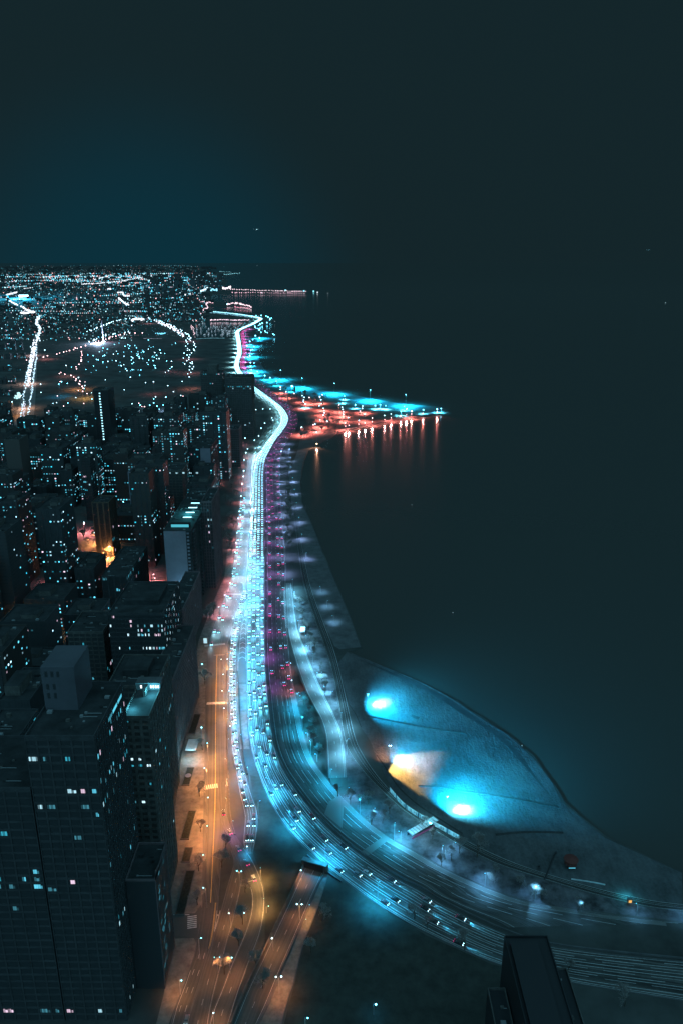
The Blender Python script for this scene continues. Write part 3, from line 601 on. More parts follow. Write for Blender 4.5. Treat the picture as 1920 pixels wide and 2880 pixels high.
# east verge of the highway: poles and the pools they light
g = 'lamps along the lakeside verge of the highway'
for (x, y, bx, by, pwr) in [(1049, 2276, 1049, 2311, 5200), (1126, 2338, 1126, 2370, 6000), (1240, 2382, 1240, 2423, 6500), (1273, 2367, 1273, 2388, 2000), (1362, 2452, 1362, 2493, 6500), (1503, 2482, 1502, 2534, 6500), (1627, 2535, 1628, 2570, 5200), (1788, 2546, 1788, 2575, 2600), (1916, 2552, 1916, 2580, 3000),
                 (866, 2063, 866, 2079, 3200), (892, 2120, 892, 2143, 3200), (980, 2219, 980, 2245, 5200), (841, 1957, 841, 1972, 2600), (915, 1932, 915, 1948, 4000), (894, 1890, 894, 1906, 3400), (859, 1817, 859, 1830, 6000)]:
    b = P(bx, by); h = max(5, zAtY(b.y, y)); lamp(0, 0, 'dim', min(h, 10), g, 'slim pole lamp throwing a pale pool on the lakeside verge', (.16, .58, 1.0), pwr * (2.8 if x < 1600 else 1.1), pt=b, size=.7)
# highway mast lamps added to colour the carriageways: median and kerbs
def run_lamps(rb, f, d0, d1, step, col, pwr, g, lab, h=12, hd='dim', size=.55, ang=150):
    d = d0
    while d < min(d1, rb.len):
        p, t = rb.at(d, f); lamp(0, 0, hd, h, g, lab, col, pwr, pt=p, size=size, ang=ang); d += step
D = lambda rb, y: dist_at(rb, y)
BLU = (.02, .44, .85)
run_lamps(SB, .02, D(SB, 1100), D(SB, 1300), 42, (.35, .85, 1), 120000, 'mast lamps over the far southbound lanes', 'tall mast lamp beside the far bright southbound lanes')
run_lamps(SB, .02, D(SB, 1300), D(SB, 1720), 42, (.10, .64, 1), 60000, 'mast lamps over the middle southbound lanes', 'tall mast lamp beside the straight southbound lanes')
run_lamps(SB, .06, D(SB, 1860), SB.len - 130, 34, BLU, 75000, 'mast lamps on the outer kerb of the curve', 'tall mast lamp on the outer kerb of the highway curve')
run_lamps(NB, .02, D(NB, 1090), D(NB, 1960), 45, (.40, .12, .62), 22000, 'mast lamps over the magenta lanes', 'tall mast lamp in the median beside the magenta-lit lanes')
run_lamps(NB, 1.02, D(NB, 1250), D(NB, 1640), 50, (.35, .5, 1), 30000, 'mast lamps beside the northbound lanes', 'tall mast lamp beside the straight northbound lanes')
run_lamps(NB, .97, D(NB, 1990), NB.len - 110, 30, (.02, .46, .80), 62000, 'mast lamps on the lakeside shoulder of the curve', 'tall mast lamp on the lakeside shoulder of the curve')
run_lamps(IS, 1.04, 10, D(IS, 1780), 38, (.62, .8, 1), 70000, 'mast lamps between inner street and highway', 'tall mast lamp between inner street and highway')
run_lamps(RP, 1.1, 10, RP.len - 10, 34, (.1, .58, 1), 30000, 'lamps along the slip road', 'lamp on the right kerb of the slip road')
run_lamps(EX, 1.08, 20, EX.len, 30, (.2, .68, 1), 52000, 'lamps along the lakeside slip road', 'lamp on the lakeside kerb of the lakeside slip road')
run_lamps(SB, -.1, D(SB, 893), D(SB, 1055), 130, (.4, .9, 1), 420000, 'far lamps of the southbound lanes', 'far mast lamp beside the distant white highway', h=16)
run_lamps(NB, 1.1, D(NB, 925), D(NB, 1055), 130, (.6, .14, .6), 260000, 'far lamps of the northbound lanes', 'far mast lamp beside the distant magenta highway', h=16)
run_lamps(SPath, 1.3, 20, D(SPath, 1600), 62, (.35, .55, 1), 16000, 'lamps on the lakefront ledge', 'lamp throwing a pale band across the lakefront ledge', h=7)
run_lamps(SPath, 2.2, D(SPath, 1665), D(SPath, 1800), 34, (.2, .5, .8), 9000, 'lamps on the lower ledge', 'lamp on the lower concrete ledge before the beach', h=7)
# beach floodlights: a mast, two lamp heads and a spot aimed at the sand
def flood(base, toppy, aim, col, pwr, ang, label, square=False, hd='dim', blend=.9, rad=.4):
    b = P(*base); h = zAtY(b.y, toppy); rt = empty('beach_floodlight', b, label, 'floodlight', 'floodlight masts on the beach')
    po = add('pole', ME_POLE, rt); po.scale = (1, 1, h)
    mb = MB(); mb.box(-.8, .8, -.06, .06, h - .1, h, M_pole, bottom=True); mb.build('crossbar', rt)
    for sx in (-.6, .6):
        he = add('lamp_head', HEADS[hd], rt, (sx, 0, h + .2)); he.scale = (.28, .28, .28)
    a = P(*aim); v = (a - (b + Vector((0, 0, h))))
    light('flood_light', (0, 0, h + .1), col, pwr, 'SPOT', ang, blend, rad, v.to_track_quat('-Z', 'Y').to_euler(), rt, square)
    return rt, h
def aimed(base, h, aim, col, pwr, ang, rt, blend=1.0, rad=.4):
    v = P(*aim) - (P(*base) + Vector((0, 0, h))); return light('mast_light', (0, 0, h + .1), col, pwr, 'SPOT', ang, blend, rad, v.to_track_quat('-Z', 'Y').to_euler(), rt)
base = (1033, 1994); rt, h = flood(base, 1952, (1078, 1976), (.10, .68, 1), 70000, 100, 'northern beach floodlight mast beside the bright white pool')
aimed(base, h, (1120, 1985), (.005, .40, .75), 1400000, 150, rt); aimed(base, h, (1068, 1980), (1, .95, .9), 520000, 44, rt)
base = (1095, 2143); rt, h = flood(base, 2098, (1150, 2085), (.35, .75, 1), 16000, 80, 'middle beach floodlight mast with its head lit above the yellow patch', hd='white')
aimed(base, h, (1210, 2110), (.005, .40, .75), 600000, 140, rt); aimed(base, h, (1085, 2120), (1, .45, .25), 60000, 90, rt)
# unseen housing added so its rectangular mouth squares off the yellow patch
tgt = P(1132, 2152); o_ = P(*base) + Vector((0, 0, h)); qd = (tgt - o_).to_track_quat('-Z', 'Y')
mb = MB(); W_, H_, D_ = .30, .19, .32
for x0_, x1_, y0_, y1_ in ((-W_ - .03, -W_, -H_ - .03, H_ + .03), (W_, W_ + .03, -H_ - .03, H_ + .03), (-W_, W_, -H_ - .03, -H_), (-W_, W_, H_, H_ + .03)): mb.box(x0_, x1_, y0_, y1_, -D_, .15, M_dark, bottom=True)
mb.box(-W_, W_, -H_, H_, .12, .15, M_dark, bottom=True)
ho = mb.build('lamp_housing', rt, (1.0, -.5, h + .1)); ho.rotation_euler = qd.to_euler()
lo = light('squared_light', (1.0, -.5, h + .1), YEL, 85000, 'POINT', rad=.025, parent=rt)
base = (1254, 2285); rt, h = flood(base, 2240, (1300, 2272), (.10, .70, 1), 70000, 100, 'southern beach floodlight mast beside the white pool')
aimed(base, h, (1330, 2215), (.005, .42, .78), 1400000, 150, rt); aimed(base, h, (1430, 2190), (.005, .40, .74), 1300000, 110, rt); aimed(base, h, (1296, 2278), (1, .95, .9), 480000, 44, rt)
# northern peninsula
A = lambda x, y: (780 + .3189 * x, 1020 + .3189 * y)
g = 'lamps on the peninsula'
for i, (x, y) in enumerate([(28, 215), (28, 235), (78, 255), (148, 272), (220, 290), (238, 305), (282, 307), (232, 330), (232, 345), (398, 283), (375, 300), (385, 327), (390, 360), (370, 380), (405, 402), (412, 422), (415, 442), (406, 463), (376, 503), (440, 517), (333, 541), (317, 548), (215, 569), (346, 613), (543, 374), (570, 393), (575, 412), (582, 434), (580, 455), (623, 484), (597, 531), (718, 509), (770, 455), (727, 427), (749, 382), (747, 403), (834, 488), (941, 466), (1000, 452), (1137, 408), (1180, 427)]):
    px, py = A(x, y); lamp(px, py, 'white' if i % 3 else 'pink', 16, g, 'white park lamp standing in the red-lit peninsula park', (1, .20, .17), 420000 if i % 2 == 0 else 0, size=1.15)
for x, y in [(685, 370), (589, 293), (575, 325), (905, 372), (952, 379), (1118, 385), (1285, 417), (1404, 407), (1088, 432), (860, 375), (250, 365), (1440, 405)]:
    px, py = A(x, y); lamp(px, py, 'cyan', 9, 'cyan lamps on the peninsula beach', 'cyan lamp on the far beach of the peninsula', (.08, .66, 1), 420000, size=1.1)
px, py = A(130, 208); lamp(px, py, 'cyan', 14, None, 'brightest cyan lamp where the far beach meets the peninsula', (.02, .62, 1), 520000, size=2.4)
px, py = (714, 1072)
for (x, y) in [(777, 1072), (760, 1062), (724, 1045), (707, 1040), (705, 1020), (703, 1000), (706, 985), (703, 960), (715, 975), (719, 944), (730, 950), (706, 1030), (745, 1056)]:
    lamp(x, y, 'cyan', 12, 'cyan lamps along the far north beach', 'cyan lamp on the distant beach beside the magenta lanes', (.02, .6, 1), 420000, size=1.3, ang=170)
# shoreline lamps whose light streaks down the water
for x, y in [(598, 590), (630, 584), (715, 572), (770, 562), (832, 552), (943, 532), (1000, 516), (1085, 498), (1135, 488), (1180, 482), (1280, 474), (1404, 462)]:
    px, py = A(x, y); b = P(px, py); lamp(0, 0, 'pink', 7, 'lamps on the quay of the peninsula', 'pink quay lamp mirrored as a streak in the lake', (1, .22, .2), 0, pt=b, size=.9)
    light('quay_light', b + Vector((0, -2, 7.5)), (1, .27, .22), 60000, 'SPOT', 120, .6, 1.2, Vector((-.12, -1, -.35)).to_track_quat('-Z', 'Y').to_euler())
px, py = A(348, 728); b = lamp(0, 0, 'warm', 5, None, 'lone lamp over the water in the crook of the peninsula', (1, .5, .3), 0, pt=P(px, py + 4), size=1.3); light('quay_light', b + Vector((0, -2, 5)), (1, .42, .25), 60000, 'SPOT', 120, .6, 1.0, Vector((-.1, -1, -.35)).to_track_quat('-Z', 'Y').to_euler())

# ---------------------------------------------------------------- lamps strung along the streets and park drives to the north
STR = [([(455, 908), (500, 928), (530, 950), (545, 975), (543, 1000), (538, 1020), (545, 1055)], 34, 'white', 'the eastern row of the curving park drive'),
       ([(455, 915), (500, 940), (522, 955), (530, 975), (520, 1000), (524, 1030), (530, 1060)], 26, 'white', 'the western row of the curving park drive'),
       ([(85, 1020), (170, 1000), (250, 975), (300, 960), (350, 945), (400, 942)], 34, 'pink', 'the southern row of the diagonal park road'),
       ([(250, 968), (310, 948), (365, 938)], 14, 'white', 'the northern row of the diagonal park road'),
       ([(245, 938), (290, 922), (330, 907), (380, 899), (440, 905)], 26, 'white', 'the arc road along the north edge of the park'),
       ([(180, 1055), (207, 1048), (228, 1030), (236, 995)], 10, 'pink', 'the winding pink road'),
       ([(180, 1058), (213, 1075), (225, 1095), (243, 1118)], 14, 'pink', 'the lower bend of the winding pink road'),
       ([(400, 1148), (430, 1152), (470, 1148), (486, 1150), (510, 1158), (538, 1155)], 8, 'cyan', 'the pale viaduct'),
       ([(712, 894), (735, 891), (757, 897), (760, 904)], 9, 'cyan', 'the point beyond the highway bend'),
       ([(748, 912), (725, 920), (722, 930), (745, 938), (772, 947)], 16, 'cyan', 'the curling shore path beyond the highway')]
for pts, n, hd, where in STR:
    w = even([P(*p) for p in pts], n) if len(pts) < 3 else catmull([P(*p) for p in pts], n)
    for i, p in enumerate(w):
        j = Vector((rnd.uniform(-8, 8), rnd.uniform(-12, 12), 0)); lamp(0, 0, hd, 9, 'lamps along ' + where, 'small bright lamp standing in ' + where, None, 0, pt=p + j, size=rnd.uniform(.75, 1.25))
# a few strong lamps added to light those roads and the street patches
for (x, y, c, p_) in [(530, 960, (1, .3, .35), 9e5), (535, 1010, (1, .3, .35), 6e5), (538, 1050, (1, .3, .3), 6e5), (130, 1010, (1, .3, .3), 9e5), (300, 962, (1, .2, .4), 9e5), (420, 910, (1, .35, .4), 1.2e6), (190, 1058, (1, .35, .3), 6e5), (225, 1095, ORG, 6e5), (243, 1120, YEL, 6e5), (535, 1093, (1, .3, .2), 8e5), (435, 1108, (1, .2, .2), 3e5), (485, 1045, (1, .2, .25), 3e5),
                  (170, 1115, (.05, .55, 1), 2e5), (470, 1155, (.4, .6, 1), 3e5), (80, 1080, (1, .6, .5), 9e5), (90, 1000, (1, .6, .6), 9e5), (65, 1150, (1, .5, .3), 7e5), (40, 1170, ORG, 3e5), (640, 868, (1, .2, .3), 2e6), (640, 1200, (.6, .8, 1), 2.0e5), (670, 1190, (.6, .8, 1), 2e5), (655, 1225, (1, .5, .5), 1.5e5), (690, 1230, (.8, .8, 1), 1.2e5), (680, 1250, (1, .35, .4), 8e4),
                  (270, 1530, ORG, 9e4), (240, 1500, PNK, 9e4), (310, 1570, ORG, 9e4), (20, 1795, ORG, 6e4), (95, 1790, ORG, 6e4), (110, 1740, ORG, 4e4), (400, 1620, PNK, 4e4), (120, 1420, PNK, 5e4), (90, 1260, PNK, 5e4), (400, 1330, (1, .25, .2), 5e4), (280, 1300, PNK, 3e4), (470, 1210, PNK, 4e4), (75, 1580, CY, 4e4), (350, 1440, CY, 4e4), (410, 1660, PNK, 3e4)]:
    p = P(x, y); h = 14 if y > 1220 else 30
    p_ *= (.12 if y < 1220 and c[0] > .5 and x > 110 else .35) if c not in (ORG, YEL, PNK) else (.12 if y < 1220 else .8)
    lamp(0, 0, 'white' if c[0] > .5 else 'cyan', h, 'strong lamps deep in the city', 'strong lamp lighting a %s patch of street %s' % ('blue' if c[0] < .3 else 'reddish', 'far to the north' if y < 1250 else 'between the dark buildings'), c, p_, pt=p, size=1.0, ang=165)
for (x, y) in [(692, 1405), (730, 1500), (655, 1700)]: pass
r1 = random.Random(19)
for i in range(46):
    x, y = r1.uniform(0, 600), r1.uniform(1205, 1760)
    if x > 470 and y > 1400: continue
    lamp(x, y, r1.choice(['white', 'pink']), 10, 'street lamps between the dark buildings', 'street lamp glowing pink between dark buildings', r1.choice([(1, .28, .26), (1, .36, .22), (1, .25, .3)]), r1.choice([2e4, 4e4, 8e4]) * (y < 1400 and 1.5 or 1), size=r1.uniform(.7, 1.1), ang=165)  # lamps added at random to spread a reddish glow between the buildings
for x, y in [(716, 1046), (712, 1005), (712, 975), (735, 952), (790, 1068), (850, 1092), (940, 1108), (1040, 1128), (1140, 1142)]:
    lamp(0, 0, 'cyan', 26, 'high masts over the far beach', 'high cyan mast over the far beach', (.01, .55, .9), 2.6e6, pt=P(x, y), size=.9, ang=165)  # masts added to spread cyan glow over beach and water
# single lights of the dark park and of the streets between the buildings
r2 = random.Random(3)
BLD = []
for i in range(120):
    x, y = r2.gauss(370, 75), r2.gauss(1005, 28)
    if not (200 < x < 520 and 950 < y < 1100): continue
    lamp(x, y, r2.choice(['cyan', 'cyan', 'dim', 'white']), 8, 'scattered lamps in the dark park', 'small cyan lamp scattered in the dark park', size=r2.uniform(.6, 1.0))
for i in range(50):
    x, y = r2.uniform(100, 540), r2.uniform(1070, 1200)
    lamp(x, y, r2.choice(['cyan', 'white', 'pink']), 8, 'lamps at the dark park edge', 'lone lamp on the dark southern side of the park', size=r2.uniform(.7, 1.1))
for x, y in [(740, 1150), (720, 1152), (700, 1220), (728, 1226), (716, 1238), (690, 1232), (712, 1198), (735, 1204), (768, 1182), (697, 1262), (760, 1150), (745, 1190), (765, 1175)]:
    lamp(x, y, 'white', 9, 'lamps in the car park inside the highway bend', 'white lamp in the pale car park inside the highway bend', size=1.0)

build_lamps()
# ================================================================ BUILDINGS
def colr(rg):
    t = rg.random(); s = rg.choice([.25, .4, .7, 1.1, 1.8, 3.0])
    c = (.10, .62, .85) if t < .55 else (.45, .82, 1) if t < .85 else (.9, .66, .85) if t < .95 else (.02, .45, .62)
    return tuple(v * s for v in c)
FAC = [facade_mat('facade_stone', (.045, .047, .050), (.030, .036, .039)), facade_mat('facade_brick', (.050, .043, .041), (.028, .032, .034), 2.8, 3.1, .9),
       facade_mat('facade_glass', (.045, .048, .052), (.030, .034, .038), 1.8, 3.6, .3), facade_mat('facade_bands', (.052, .051, .055), (.028, .034, .036), 9, 3.2, 1.1)]
M_pale = mat('pale_render', (.24, .22, .26), noise_=(.05, .2)); M_pier = mat('stone_pier', (.052, .054, .058), noise_=(.15, .3)); M_pink = mat('rosy_stone', (.13, .10, .105), noise_=(.15, .3))
def winmesh(name, w, h, col, face, sd=0):
    mb = MB(); rg = random.Random(sd); x = -w / 2; z0 = -h / 2 * rg.choice([1, 1, .3])
    while x < w / 2 - .05:      # panes of unequal brightness, blinds partly drawn
        e = min(x + rg.uniform(.5, 1.1), w / 2); k = rg.choice([.25, .6, 1, 1.3]); cc = tuple(v * k for v in col); t = h / 2 * rg.choice([1, 1, .4])
        q = [(x, 0, z0), (e - .06, 0, z0), (e - .06, 0, t), (x, 0, t)]
        if face != 's': q = [(0, a, d) for a, _, d in q]
        mb.face(q, GLOW, None, cc); x = e
    return mb.mesh(name)
WIN = {}
def window(root, face, x, y, z, w, h, col, ci):
    sd = (int(x * 7) * 31 + int(z * 5)) % 5; k = (round(w, 2), round(h, 2), ci, face, sd)
    if k not in WIN: WIN[k] = winmesh('window', w, h, col, face, sd)
    return add('window', WIN[k], root, (x, y, z))
PAL = [(.10, .55, .75), (.4, .72, .85), (.75, .55, .72), (.03, .32, .44), (.8, 1.2, 1.4), (.3, 2.0, 2.6), (.04, .18, .24)]
def hero(name, label, x0, x1, y0, y1, z, wall, fmat=None, roofm=None, bay=3.6, fl=3.4, pier=.7, band=.9, lit=(), rate=.03, seed=1, east=True, slat=False, roofbox=None, group=None, ebay=None, pal=(0, 1, 3, 3, 6, 2), mx=70, plain=False, skip_south=False):
    rg = random.Random(seed); rt = empty(name, ((x0 + x1) / 2, (y0 + y1) / 2, 0), label, 'building', group); cx, cyy = rt.location.x, rt.location.y
    X0, X1, Y0, Y1 = x0 - cx, x1 - cx, y0 - cyy, y1 - cyy
    mb = MB(); mb.box(X0, X1, Y0, Y1, 0, z, fmat or M_glass, roofm or M_roof); mb.build('wall', rt)
    mb = MB()
    for a, b, c, d in ((X0, X1, Y0, Y0 + .4), (X0, X1, Y1 - .4, Y1), (X0, X0 + .4, Y0 + .4, Y1 - .4), (X1 - .4, X1, Y0 + .4, Y1 - .4)): mb.box(a, b, c, d, z, z + 1.1, wall)
    mb.build('parapet', rt)
    nf = int(z / fl); fh = z / nf; nb = max(1, int((x1 - x0) / bay)); bw = (x1 - x0) / nb; eb = ebay or bay; ne = max(1, int((y1 - y0) / eb)); ew = (y1 - y0) / ne
    mb = MB()
    if not plain:
        for i in range(nb + 1):
            c = X0 + i * bw; mb.box(max(c - pier / 2, X0), min(c + pier / 2, X1), Y0 - .35, Y0 - .01, 0, z, wall)
        for j in range(nf + 1):
            c = min(j * fh + band / 2, z - .02); mb.box(X0 - .02, X1 + .02, Y0 - .22, Y0 - .02, max(c - band, 0), c, wall, bottom=True)
        mb.build('south_facade_frame', rt)
    if east and not plain:
        mb = MB()
        for i in range(ne + 1):
            c = Y0 + i * ew; mb.box(X1 + .01, X1 + .35, max(c - pier / 2, Y0), min(c + pier / 2, Y1), 0, z, wall)
        if slat:
            for i in range(ne * 2 + nf):
                pass
        for j in range(nf + 1):
            c = min(j * fh + band / 2, z - .03); mb.box(X1 + .02, X1 + .22, Y0 + .02, Y1 - .02, max(c - band, 0), c, wall, bottom=True)
        mb.build('east_facade_frame', rt)
    ru = MB()
    for k in range(int((x1 - x0) * (y1 - y0) / 90) + 2):
        ux, uy, us = rg.uniform(X0 + 2, X1 - 3), rg.uniform(Y0 + 2, Y1 - 3), rg.uniform(.6, 1.6)
        if roofbox and any(a - cx - 2 < ux < b + 2 - cx and c_ - cyy - 2 < uy < d_ + 2 - cyy for a, b, c_, d_, _, _ in roofbox): continue
        ru.box(ux, ux + us * 1.3, uy, uy + us, z, z + us * rg.uniform(.5, 1.2), rg.choice([M_wall, M_pole, M_roof]))
        if k % 4 == 0: ru.tube((ux + us, uy, z + .5), (min(ux + us + 6, X1 - 1), uy, z + .5), .18, .18, M_pole, 4)
    if not skip_south and name not in ('terrace_tower',): ru.build('roof_units', rt)
    cells = list(lit)
    for j in range(1, nf):
        row = rate * rg.choice([0, .1, .5, 1, 1, 6])
        for i in range(nb):
            if not skip_south and rg.random() < row: cells.append(('s', i, j))
        for i in range(ne):
            if east and rg.random() < row * 1.2: cells.append(('e', i, j))
    rg.shuffle(cells)
    for f, i, j in cells[:mx]:
        ci = rg.choice(pal); q_ = rg.choice([.35, .55, .8, 1])
        if f == 's': window(rt, 's', X0 + (i + .5) * bw, Y0 - .1, (j + .5) * fh, (bw - pier - .3) * q_, fh - band - .7, PAL[ci], ci)
        else: window(rt, 'e', X1 + .1, Y0 + (i + .5) * ew, (j + .5) * fh, (ew - pier - .2) * q_, fh - band - .3, PAL[ci], ci)
    if roofbox:
        for k, (a, b, c, d, e, m) in enumerate(roofbox):
            mb = MB(); mb.box(a - cx, b - cx, c - cyy, d - cyy, z, z + e, m); mb.build('roof_house', rt)
    BLD.append((x0, x1, y0, y1)); return rt, (X0, X1, Y0, Y1)
# H1: the big dark tower in the lower left
h1, bb = hero('office_tower', 'broad dark gridded tower filling the lower left with a pale box on its roof', -118, -92, 246, 285, 141, M_pier, M_glass, None, 4.3, 3.6, .75, 1.1, rate=.065, seed=5, east=True, ebay=2.6, mx=98, pal=(0, 3, 6, 3, 1, 6, 2),
              roofbox=[(-117, -104, 265, 283, 19, mat('slate_render', (.085, .085, .10), noise_=(.05, .2)))])
for i, (wx, wz) in enumerate([(-115, 157), (-112.7, 157), (-110.4, 157), (-115, 151.5), (-112.4, 151.5), (-115, 147.5), (-112.4, 147.5)]):
    mb = MB(); mb.box(-.5, .5, -.04, 0, -1.2, 1.2, M_glass); mb.build('window', h1, (wx + 105, 264.9 - 265.5, wz))
mb = MB()
for a, b, s in ((268, 274, 1.2), (262, 267, .4), (275, 281, 1.0)): mb.face([(x - 0, y - 0, z) for x, y, z in ((13.4, a - 265.5, 137.2), (13.4, b - 265.5, 137.2), (13.4, b - 265.5, 138.8), (13.4, a - 265.5, 138.8))], GLOW, None, (.1 * s, .6 * s, .8 * s))
mb.build('lit_clerestory', h1)
hero('office_tower_wing', 'lower dark gridded block adjoining the left side of the big gridded tower', -150, -118.6, 246, 280, 118, M_pier, M_glass, None, 4.6, 3.6, .7, 1.0, rate=.07, seed=9, east=False, mx=60, pal=(0, 3, 6, 6, 2))
# H2: slanted windows
h2, bb = hero('slanted_window_block', 'low dark block with diagonal slatted window strips on its east side', -91.4, -79, 261, 283, 60, M_pink, M_glass, None, 4, 3.4, .5, .6, rate=.0, seed=2, east=False, plain=True, mx=0)
mb = MB(); X1 = bb[1]
mb.box(X1, X1 + .3, bb[2], bb[2] + .5, 0, 60, M_pink); mb.box(X1, X1 + .3, bb[3] - .5, bb[3], 0, 60, M_pink); mb.box(X1, X1 + .3, bb[2] + .5, bb[3] - .5, 59.2, 60, M_pink)
for i in range(-2, 26):      # diagonal slats
    z0 = i * 2.6; a, b = bb[2] + .5, bb[3] - .5
    za, zb = z0, z0 + 8; mb.face([(X1 + .25, a, max(0, za)), (X1 + .25, b, max(0, min(zb, 59))), (X1 + .25, b, max(0, min(zb + .9, 59.1))), (X1 + .25, a, max(0, min(za + .9, 59.1)))], M_pink)
mb.build('slatted_screen', h2)
r3 = random.Random(4)
for i in range(26):
    z0 = r3.randint(2, 21) * 2.6 + 1.6; t = r3.random() * .8; a = bb[2] + 1 + t * 20; zz = z0 + t * 8; mb = MB(); ci = r3.choice([PAL[0], PAL[3], PAL[6], PAL[0]])
    mb.face([(0, 0, -.5), (0, 2.0, .3), (0, 2.0, .75), (0, 0, -.05)], GLOW, None, ci); mb.build('window', h2, (X1 + .12, a, zz))
# H3: lit roof terrace
h3, bb = hero('terrace_tower', 'slender brown tower with a brightly lit cyan roof terrace', -100.5, -88.5, 307, 337, 110, M_wall, FAC[1], None, 4, 3.4, 1.4, 1.5, rate=.03, seed=12, lit=[('s', 0, 25), ('s', 0, 24), ('s', 1, 24), ('s', 2, 24), ('s', 1, 25), ('s', 2, 21), ('s', 0, 31)], ebay=4, pal=(0, 1, 4, 6, 3))
mb = MB(); mb.box(-6, 6, 9, 15, 110, 114, M_conc); mb.box(-1, 0, 3, 9, 110, 113.5, M_wall); mb.build('roof_house', h3)
for x_, c_ in ((1.4, (1.5, 2.2, 2.6)), (2.6, (1.5, 2.2, 2.6)), (3.8, (1.5, 2.2, 2.6)), (5.0, (1.5, 2.2, 2.6)), (-3.4, (2, 2.4, 2.6))):
    mb = MB(); mb.face([(-.4, 0, -.8), (.4, 0, -.8), (.4, 0, .8), (-.4, 0, .8)], GLOW, None, c_); mb.build('window', h3, (x_, 8.9, 112))
light('terrace_light', (3, 4, 113.6), (.12, .75, 1), 5000, 'POINT', rad=.3, parent=h3); light('terrace_light', (-3.5, -8, 113), (.12, .75, 1), 4200, 'POINT', rad=.3, parent=h3)
hero('dark_slab_tower', 'unlit dark flat-roofed tower standing right behind the cyan roof terrace', -128, -101, 369, 404, 89, M_wall, FAC[0], None, 3.6, 3.4, .6, .9, rate=.03, seed=31, ebay=3, roofbox=[(-122, -108, 380, 396, 4, M_roof)], mx=30)
hero('rosy_slab', 'rosy finely slatted building whose long side faces the orange street', -121, -106.5, 418, 505, 58, M_pink, M_glass, None, 2.6, 2.9, .7, 1.0, rate=.018, seed=21, ebay=2.2, pal=(1, 2, 2, 6), mx=40)
hero('banded_office_block', 'wide banded office block with rows of lit windows and glowing east side', -157, -120, 470, 524, 84, M_pier, M_glass, None, 2.3, 3.3, .35, .9, seed=41, ebay=2.4, rate=.03, pal=(0, 1, 4, 2),
     lit=[('s', i, j) for j, a in ((22, (6, 8, 12, 14, 15)), (21, (9, 11, 14)), (20, (5, 8, 9, 10, 11, 13, 14)), (17, (2, 5, 6, 9, 10, 11, 12, 13, 14, 15))) for i in a] + [('e', i, j) for i in range(22) for j in range(12, 24) if (i * 7 + j * 5) % 4 == 0 and i + j < 36], mx=100, roofbox=[(-150, -126, 485, 512, 3.5, M_roof)])
# H6: blank pale wall, balconies, lit roof
h6, bb = hero('balcony_tower', 'tower with a blank pale south wall, stacked balconies and four light strips on its roof', -160, -135, 652, 785, 79, M_pier, M_roof, None, 5, 3.2, .5, .7, rate=0.004, seed=51, ebay=6, plain=True, mx=12)
mb = MB(); mb.box(bb[0] + .1, bb[1] - 5, bb[2] - .3, bb[2], 0, 79, M_pale); mb.build('blank_wall', h6)
for col_, yy in enumerate((bb[2] + 2, bb[2] + 34, bb[2] + 70, bb[2] + 100)):
    mb = MB()
    for j in range(23): mb.box(bb[1], bb[1] + 1.8, yy, yy + 9, j * 3.4 + 1.5, j * 3.4 + 2.9, M_pier, bottom=True)
    mb.build('balcony_stack', h6)
mb = MB()
for j in range(23): mb.box(bb[1] - 4.2, bb[1] - 2.2, bb[2] - .5, bb[2], j * 3.4 + 1.3, j * 3.4 + 2.9, M_pale, bottom=True)
mb.build('balcony_stack', h6)
for k in range(4):
    mb = MB(); mb.box(-4.2, 4.2, -.5, .5, 0, .5, GLOW, col=(1.2, 2.6, 3)); mb.build('roof_light_strip', h6, (2 - k * .2, bb[2] + 38 + k * 15, 79.3))
mb = MB(); mb.face([(bb[0] + 5, bb[2] + 9.9, 79.4), (bb[1] - 4, bb[2] + 9.9, 79.4), (bb[1] - 4, bb[2] + 9.9, 82), (bb[0] + 5, bb[2] + 9.9, 82)], GLOW, None, (.08, .5, .62)); mb.build('lit_clerestory', h6)
mb = MB(); mb.box(bb[0] + 3, bb[1] - 3, bb[2] + 10, bb[2] + 14, 79, 83, M_roof); mb.build('roof_house', h6)
light('roof_light', (0, bb[2] + 50, 84), (.05, .5, .6), 16000, 'POINT', rad=2, parent=h6); light('wall_light', (bb[1] - 6, bb[2] - 4, 22), (.25, .7, 1), 15000, 'POINT', rad=.5, parent=h6)
hero('lakefront_slab', 'rosy slab with fine vertical ribs rising at the right of the balcony tower', -134.4, -124.5, 704, 752, 90, M_pink, M_glass, None, 2.4, 3.2, .8, .5, rate=.015, seed=61, ebay=2.4, pal=(1, 2, 6), mx=30)
hero('rosy_low_block', 'rosy stepped apartment block at the foot of the balcony tower', -140, -127, 560, 640, 44, M_pink, M_glass, None, 3, 3.2, 1.1, 1.2, rate=.02, seed=64, ebay=3.4, pal=(1, 2, 6), mx=25)
h8, bb = hero('plain_plate_tower', 'tower with a plain slate-coloured plate wall and glinting curved balconies', -206, -174, 1000, 1060, 73, M_pier, FAC[0], None, 3.6, 3.2, .5, .8, rate=.10, seed=71, ebay=4, mx=80)
mb = MB(); mb.box(bb[1] - 14, bb[1] - .5, bb[2] - 1.2, bb[2] - .4, 0, 73, M_pale); mb.build('blank_wall', h8)
hero('lakefront_tower', 'tall dark tower whose flat top cuts across the bright highway', -208, -161, 1381, 1425, 112, M_wall, FAC[0], None, 3.8, 3.4, .6, .9, seed=81, rate=.012, ebay=4, pal=(0, 1, 3), mx=50, lit=[('s', i, 27) for i in (2, 3, 5, 6, 7, 9, 10, 11)] + [('s', i, 26) for i in (3, 8, 11)])
